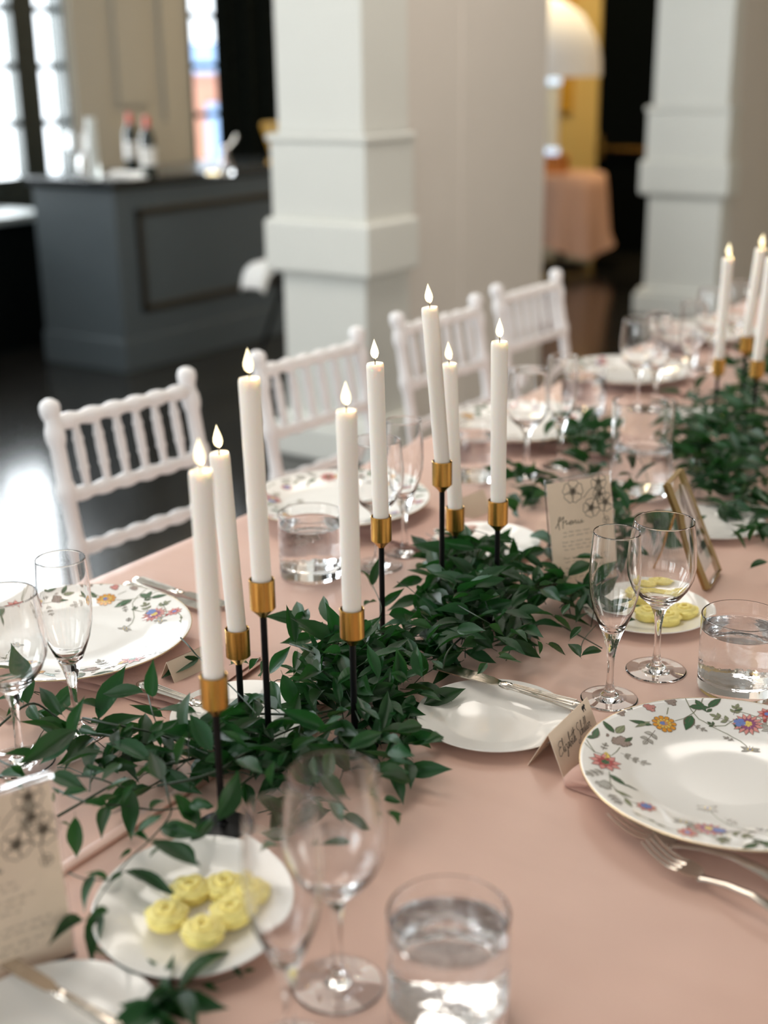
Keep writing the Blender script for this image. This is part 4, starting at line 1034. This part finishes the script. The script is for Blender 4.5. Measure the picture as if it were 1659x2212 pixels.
MID = conv('''80,910>130,700 70,905>0,800 140,1060>300,925 20,1045>110,1020 370,1070>435,885 430,1015>560,950 400,1060>490,1130 190,1110>380,1105 330,1175>490,1200 300,1230>380,1290 0,1290>140,1120 560,860>460,760 660,770>450,720
680,600>570,590 560,620>440,700 720,750>850,860 1070,760>1050,570 1090,750>1200,630 860,840>1160,900 980,760>1160,830 1040,1060>1165,920 1130,1060>1310,960 940,1150>1010,1070 1050,1120>1330,1115 660,1215>860,1220
1030,1230>1150,1300 1110,1200>1260,1270 1180,1180>1390,1200 1000,1290>1240,1410 1220,1290>1230,1390 1290,1310>1410,1390 950,1400>1110,1440 960,1390>1080,1350 800,1520>870,1440 1195,920>1220,770 1230,910>1330,890
1440,1280>1520,1190 1510,1400>1420,1310 1520,1390>1659,1360 1390,1110>1440,1030 1330,1120>1460,1230 1540,680>1610,520 1480,715>1659,720 290,1580>240,1345 430,1530>380,1330 100,1480>40,1320 450,1290>550,1170
560,1480>480,1420 620,1000>700,1180 640,800>700,960 760,900>860,1010 800,1010>690,1090 880,1180>990,1260 560,1010>600,1180 1000,1080>900,1160 1180,920>1060,980''', 780, 980, 3.19)
MID += conv('''400,1110>620,1060 410,890>620,740 385,800>365,600 340,1010>355,870 100,650>0,560 150,780>40,760 100,690>60,410 220,900>180,1100 260,1000>330,1180''', 1280, 830, 4.377)
FAR = conv('''1090,330>1000,240 1180,480>1130,330 1290,400>1420,380 1080,600>1230,590 1460,700>1640,760 1000,720>1080,820 930,700>960,800 820,520>860,560 1050,880>1200,800 1240,760>1400,660 1560,1040>1659,1110 1450,1370>1300,1320
1480,1480>1560,1330 1420,1100>1300,1060 1190,860>1060,950 1500,900>1600,830 1330,1380>1450,1560 1490,1740>1659,1680''', 1280, 830, 4.377)
def garland(name, label, base, traced, clusters, stems, seed, cap=295, zlo=.012, zhi=.075, Lm=.060):
    r = random.Random(seed); loc = Vector((base[0], base[1], TZ))
    t = thing(name, loc, label, 'garland', 'leafy garlands along the table')
    T0 = Matrix.Translation(-loc); items = []
    for q in traced:
        zb = r.uniform(.025, .075) if q[1] < 2065 else r.uniform(.004, .009); B, T = pair(*q, zb, r)
        items.append((B, T, r.uniform(.28, .40) if q[1] < 1800 else r.uniform(.23, .31), r.uniform(-.6, .6)))
    tw = []
    for (cx, cy, rx, ry, n, hi) in clusters:
        k = 0
        while k < n:
            u, v = r.gauss(0, .45), r.gauss(0, .45)
            if u*u+v*v > 1: continue
            B = at(cx+u*rx, cy+v*ry, 0); B.z = TZ+r.uniform(zlo, max(zlo+.004, hi*(1-.5*(u*u+v*v))))
            a = r.uniform(0, 6.283); el = r.uniform(-.45, .6) if hi > .01 else r.uniform(-.1, .04)
            L = Lm*r.uniform(.68, 1.12); d = Vector((math.cos(a)*math.cos(el), math.sin(a)*math.cos(el), math.sin(el)))
            T = B+d*L
            if T.z < TZ+.006: T.z = TZ+.006
            items.append((B, T, r.uniform(.26, .37), r.uniform(-.9, .9))); k += 1
            if k % 3 == 0: tw.append((B, B-d*r.uniform(.02, .05)+Vector((0, 0, -r.uniform(.0, .02)))))
    items.sort(key=lambda it: -((it[1]-it[0]).length/(it[0]-CAM).length))
    for it in items[:cap]:
        o = bpy.data.objects.new('leaf', LEAVES[r.randrange(10)]); COL.objects.link(o); o.parent = t
        o.matrix_local = T0 @ leaf_matrix(*it)
    if len(items) > cap:
        g = MB()
        for it in items[cap:]:
            me = LEAVES[r.randrange(10)]; M = T0 @ leaf_matrix(*it); g.add([M @ v.co for v in me.vertices], [tuple(p.vertices) for p in me.polygons])
        o = g.build('small_leaves', M_leaf, t, 80); o['kind'] = 'stuff'
    for pts, rad in stems:
        P = [at(x, y, z) for x, y, z in pts]; q = []
        for i in range(len(P)-1):
            p0, p1, p2, p3 = P[max(i-1, 0)], P[i], P[i+1], P[min(i+2, len(P)-1)]
            for k in range(5):
                s = k/5; q.append(.5*((2*p1)+(p2-p0)*s+(2*p0-5*p1+4*p2-p3)*s*s+(3*p1-p0-3*p2+p3)*s**3))
        q.append(P[-1]); MB().tube([p-loc for p in q], [rad*(1-.4*i/len(q)) for i in range(len(q))], 6).build('vine_stem', M_stem, t)
    g = MB()
    for a, b_ in tw:
        b_.z = max(b_.z, TZ+.004); g.tube([a-loc, (a+b_)/2-loc+Vector((0, 0, .003)), b_-loc], .0007, 4)
    if tw: o = g.build('twigs', M_stem, t); o['kind'] = 'stuff'
    return t
def st(txt, ox, oy, sc, z0, z1, rad):
    q = [tuple(float(k) for k in a.split(',')) for a in txt.split()]
    return ([(ox+x/sc, oy+y/sc, z0+(z1-z0)*(math.sin(i*1.7)*.5+.5)) for i, (x, y) in enumerate(q)], rad)
c7 = (0, 1180, 2.963); c8 = (300, 1200, 2.514); cl = (0, 1652, 2.963); c5 = (780, 980, 3.19)
NS = [st('530,1100 800,1155 1000,1200 1190,1270 1330,1330', *c7, .03, .05, .0014), st('-60,1200 180,1010 330,1070 480,1180 700,1210 860,1250 1100,1300 1500,1330', *c7, .02, .05, .0014), st('945,940 975,1060 1020,1200 1040,1400 1080,1600', *c7, .03, .06, .0009),
      st('1155,585 1210,640 1280,720 1450,870 1560,980 1640,1070', *c7, .06, .075, .0011), st('-40,1350 110,1410 280,1330 450,1250', *c7, .02, .04, .0012), st('1000,1400 1150,1380 1320,1340 1659,1310', *c7, .015, .03, .0022), st('330,1460 600,1480 870,1560 1060,1480 1200,1370', *c7, .015, .04, .0012),
      st('820,480 930,520 1020,600 1110,700 1200,900', *c8, .03, .06, .0012), st('640,860 900,860 1100,830 1300,760 1500,640', *c8, .02, .05, .0014), st('340,1080 620,1110 900,1060 1200,1020 1500,1020', *c8, .012, .03, .0018), st('100,1250 400,1180 700,1000 1000,880 1250,800', *c8, .02, .045, .0015),
      st('330,1510 500,1300 660,1180 900,1150 1120,1100', *c8, .012, .035, .0014), st('340,150 560,240 780,260 1000,290 1220,270', *cl, .02, .05, .0013), st('1040,60 1075,200 1090,320 960,480 840,590 700,760 610,900 640,940', *cl, .03, .06, .0010), st('370,330 560,220 800,80', *cl, .02, .03, .0016),
      st('440,690 540,730 690,740', *cl, .03, .04, .0009), st('600,1150 800,1300 1000,1370 1300,1400 1560,1320', *cl, .008, .015, .0012)]
MS = [st('0,1290 200,1280 400,1290 520,1270 700,1230 860,1200 1050,1120', *c5, .03, .05, .0013), st('660,1040 800,1120 920,1190', *c5, .05, .07, .0009), st('80,910 140,1060 110,1200 200,1290', *c5, .03, .06, .0008), st('370,1070 450,1140 520,1210 560,1260', *c5, .03, .05, .0008),
      st('560,1480 600,1360 720,1240 860,1100 1000,1010 1160,830', *c5, .015, .05, .0014), st('900,1300 1100,1230 1300,1160 1460,1230 1659,1340', *c5, .01, .04, .0012), st('1510,1400 1530,1290 1620,1180', *c5, .02, .03, .0008)]
MS += [([(1180, 1180, .03), (1260, 1150, .05), (1330, 1120, .04), (1400, 1060, .03), (1372, 960, .09)], .0010)]
FS = [([(1480, 1080, .02), (1540, 1010, .04), (1600, 940, .03), (1660, 880, .04)], .0014), ([(1470, 960, .03), (1560, 960, .05), (1640, 1000, .04)], .0012), ([(1560, 1100, .02), (1620, 1060, .05), (1670, 1000, .03)], .0012)]
garland('leaf_garland', 'deep green leafy garland winding round the front candles and over the near plates', (-.80, .95), NEAR,
        [(470, 1660, 330, 110, 45, .06), (760, 1490, 170, 115, 95, .07), (650, 1670, 190, 60, 45, .05), (820, 1500, 120, 100, 60, .06), (850, 1640, 60, 80, 22, .03), (280, 1700, 170, 60, 22, .05), (385, 2175, 35, 20, 5, .008), (350, 2205, 40, 20, 5, .008), (140, 1600, 150, 80, 12, .05), (640, 1780, 80, 50, 8, .02)], NS, 11, 298)
garland('leaf_garland', 'green leafy garland clustered round the middle candles and the standing menu', (-.82, 1.5), MID,
        [(1010, 1370, 150, 95, 130, .075), (1010, 1260, 100, 70, 60, .08), (1180, 1320, 110, 60, 36, .05), (1270, 1350, 60, 40, 12, .03), (1130, 1090, 60, 60, 24, .06), (1250, 1000, 90, 60, 46, .08), (1330, 1160, 60, 100, 34, .08), (1410, 1190, 70, 60, 26, .06), (1240, 1230, 90, 40, 26, .05), (920, 1420, 90, 60, 24, .05)], MS, 12, 298)
garland('leaf_garland', 'green leafy garland under the far candles at the right picture edge', (-.82, 2.45), FAR,
        [(1560, 980, 120, 110, 150, .085), (1640, 860, 70, 100, 80, .10), (1590, 1080, 90, 60, 50, .05), (1490, 1010, 70, 70, 34, .05), (1650, 1150, 50, 50, 16, .03), (1480, 900, 40, 50, 10, .05), (1720, 900, 80, 120, 60, .08)], FS, 13, 298)

# ------------------------------------------------------------------ background things
def clear_glass_bar(px, py, prof, nm, label, cat):
    t = thing(nm, on_bar(px, py), label, cat); MB().lathe(prof, 28).build('body', M_glass, t, 60); return t
g_ = glass('wine', on_bar(172, 386), 'wine glass standing on the bar nearest the tall window', 1.15)
t = thing('glass_vase', on_bar(205, 388), 'tall slim pale vase on the bar beside the window glass', 'vase')
M_frost = mat('frosted_glass', (.85, .87, .84), .35, trans=.5)
MB().lathe([(0, 0), (.03, 0), (.032, .004), (.026, .10), (.024, .30), (.022, .30), (.023, .1), (0, .01)], 24).build('body', M_frost, t)
t = thing('votive_candle', on_bar(460, 379), 'small glowing votive candle on the bar', 'candle')
MB().lathe([(0, 0), (.035, 0), (.038, .004), (.040, .04), (.038, .04), (.034, .008), (0, .006)], 24).build('cup', M_glass, t, 60)
M_glow = mat('glowing_votive', (1, .9, .6), .5, emit=(1, .86, .52), estr=4.5)
MB().lathe([(0, .008), (.030, .008), (.031, .02), (0, .022)], 20).build('wax', M_glow, t)
t = thing('glass_carafe', on_bar(489, 378), 'clear curved carafe beside the votive on the bar', 'carafe')
MB().lathe([(0, 0), (.035, 0), (.038, .006), (.036, .04), (.020, .085), (.012, .12), (.0145, .15), (.013, .15), (.0105, .12), (.018, .085), (.033, .04), (0, .008)], 28).build('body', M_glass, t, 60)
MB().tube([(.012, 0, .13), (.045, .03, .175), (.055, .035, .20)], [.006, .008, .010], 10).build('spout', M_silver, t)
# gold edged sign, its edge shows past the pillar
sp = at_x(583, 355, -4.95); sp.z = BH
t = thing('gold_frame', (sp.x, sp.y, BH), 'gold framed board on the bar half hidden by the pillar', 'frame')
MB().box((-.012, -.01, 0), (.012, .40, .022)).build('frame_bar', M_gold, t, 0)
MB().tube([(0, .05, .01), (-.02, -.03, .215)], .013, 4).build('frame_bar', M_gold, t, 0); MB().tube([(0, .36, .01), (-.02, .36, .215)], .013, 4).build('frame_bar', M_brass, t, 0); MB().tube([(-.02, -.03, .215), (-.02, .36, .215)], .013, 4).build('frame_bar', M_gold, t, 0)
MB().add([(.004, .05, .02), (.004, .36, .02), (-.018, .36, .23), (-.018, -.02, .23), (-.004, .05, .02), (-.004, .36, .02), (-.026, .36, .23), (-.026, -.02, .23)], [(0, 1, 2, 3), (7, 6, 5, 4), (0, 4, 5, 1), (1, 5, 6, 2), (2, 6, 7, 3), (3, 7, 4, 0)]).build('board', M_yellow, t, 0)
# white cloth over a low stand between bar and pillar
ca_ = at_x(562, 588, -4.15)
t = thing('tray_stand', (ca_.x, ca_.y+.18, 0), 'black folding stand behind the pillar, before the bar', 'stand')
zt_ = ca_.z
for a, b_ in (((-.2, -.02, 0), (.05, -.02, zt_)), ((.2, -.02, 0), (-.05, -.02, zt_)), ((-.2, .25, 0), (.05, .25, zt_)), ((.2, .25, 0), (-.05, .25, zt_))): MB().tube([a, b_], .012, 8).build('leg', M_black, t)
for sx in (-.05, .05): MB().tube([(sx, -.17, zt_), (sx, .27, zt_)], .012, 8).build('rail', M_black, t)
g = MB(); vs = []; fs = []
pf = [(-.03, -.245, -.075), (-.012, -.24, -.06), (-.004, -.225, -.025), (.0, -.20, .008), (.0, -.165, .022), (0, -.08, .026), (0, .25, .026), (0, .30, .02), (0, .32, -.06)]
for k, x in enumerate((-.07, -.06, -.03, 0, .03, .06, .07)):
    e = 1 if 0 < k < 6 else 0
    for (dx, y, z) in pf: vs.append((x, y+.012*math.sin(k*2.1), zt_+z+(.0 if e else -.02)))
m = len(pf)
for k in range(6):
    for j in range(m-1): fs.append((k*m+j, k*m+j+1, k*m+m+j+1, k*m+m+j))
g.add(vs, fs); o = g.build('folded_cloth', M_cush, None, 70); o.location = t.location
sm = o.modifiers.new('thick', 'SOLIDIFY'); sm.thickness = .02; sm.offset = -1
tag(o, 'white cloth draped over the stand beside the pillar', 'cloth')

# passage: pink skirted table with a lamp, white shade and gold framed picture
pt = at_y(1216, 372, 9.35)
M_pinkfar = mat('dusty_pink_cloth', (.62, .38, .28), .8, bump=.3, bscale=12)
ph = pt.z
t = thing('skirted_table', (pt.x, 9.35, 0), 'small round table under a dusty pink cloth in the passage', 'table')
g = MB(); n = 72; vs = [(0, 0, ph)]; fs = []
for r_, z, k in ((.30, ph, 0), (.33, ph-.012, 0), (.345, ph-.10, .3), (.37, ph-.45, .8), (.395, .16, 1.2)):
    for i in range(n):
        a = 2*math.pi*i/n; rr = r_*(1+.055*k*math.sin(a*9)+.03*k*math.sin(a*5+1)); vs.append((rr*math.cos(a), rr*math.sin(a), z+(.05*math.sin(a*3) if z < .2 else 0)))
for i in range(n): fs.append((0, 1+i, 1+(i+1) % n))
for q in range(4):
    for i in range(n): fs.append((1+q*n+i, 1+q*n+n+i, 1+q*n+n+(i+1) % n, 1+q*n+(i+1) % n))
g.add(vs, fs); g.build('cloth', M_pinkfar, t, 70)
MB().lathe([(0, 0), (.22, 0), (.22, .02), (.03, .04), (.03, ph-.03), (.28, ph-.03), (.28, ph-.005), (0, ph-.005)], 24).build('pedestal', M_black, t)
M_wood = mat('orange_brown_wood', (.42, .16, .035), .5, noise=.3, nscale=20)
wp = at_y(1202, 374, 9.28)
t = thing('wooden_block', (wp.x, 9.28, ph), 'orange brown wooden block on the pink skirted table', 'block')
MB().box((-.075, -.07, 0), (.075, .07, .12), bev=.008).build('body', M_wood, t, 0); MB().box((-.08, -.075, .12), (.08, .075, .135), bev=.004).build('lid', M_wood, t, 0)
lt = at_y(1190, 345, 9.28); lu = at_y(1188, 168, 9.28); lz = ph+.135
t = thing('tube_lamp', (lt.x, 9.28, lz), 'upright frosted tube lamp with bright ends on the wooden block', 'lamp')
lh_ = lu.z-lz
M_tube = mat('frosted_tube', (.72, .74, .72), .4)
M_end = mat('blue_white_lamp_end', (.6, .75, 1), .4, emit=(.55, .75, 1), estr=1.6)
MB().lathe([(0, .05), (.055, .05), (.055, lh_-.05), (0, lh_-.05)], 24).build('tube', M_tube, t)
MB().lathe([(0, 0), (.058, 0), (.062, .01), (.062, .045), (.056, .05), (0, .05)], 24).build('lower_end', M_end, t); MB().lathe([(0, lh_-.05), (.056, lh_-.05), (.062, lh_-.045), (.062, lh_-.01), (.058, lh_), (0, lh_)], 24).build('upper_end', M_end, t)
# framed picture on the ochre wall
pa, pb_ = at_y(1238, 242, YF), at_y(1100, -60, YF)
t = thing('framed_picture', ((pa.x+pb_.x)/2, YF, pa.z), 'wide gold framed picture on the ochre wall behind the white shade', 'picture')
hw_ = (pa.x-pb_.x)/2; hh_ = pb_.z-pa.z
for lo, hi in (((-hw_, -.05, 0), (hw_, -.005, .10)), ((-hw_, -.05, hh_-.10), (hw_, -.005, hh_)), ((-hw_, -.05, .1), (-hw_+.10, -.005, hh_-.1)), ((hw_-.10, -.05, .1), (hw_, -.005, hh_-.1))): MB().box(lo, hi, bev=.006).build('frame_bar', M_gold, t, 0)
MB().box((-hw_+.10, -.02, .1), (hw_-.10, -.005, hh_-.1)).build('canvas', M_yellow, t, 0)
# white shade hanging in the passage
s0, s1 = at_y(1284, 165, 8.5), at_y(1190, 2, 8.5)
t = thing('pendant_shade', (at_y(1150, 120, 8.5).x, 8.5, s0.z), 'large white dome shade hanging in the passage', 'lamp')
sr = s0.x-at_y(1150, 120, 8.5).x; shh = max(.35, s1.z-s0.z)
M_shade = mat('white_paper_shade', (.82, .82, .84), .8, bump=.1, bscale=40)
MB().lathe([(sr*.97, .03), (sr, 0), (sr*.99, shh*.25), (sr*.92, shh*.5), (sr*.72, shh*.82), (sr*.42, shh*1.02), (.03, shh*1.1), (.03, shh*1.1-.01), (sr*.40, shh*1.0), (sr*.70, shh*.80), (sr*.90, shh*.48), (sr*.97, .03)], 40).build('shade', M_shade, t)
MB().tube([(0, 0, shh*1.09), (0, 0, 3.6-s0.z)], .006).build('cord', M_black, t)
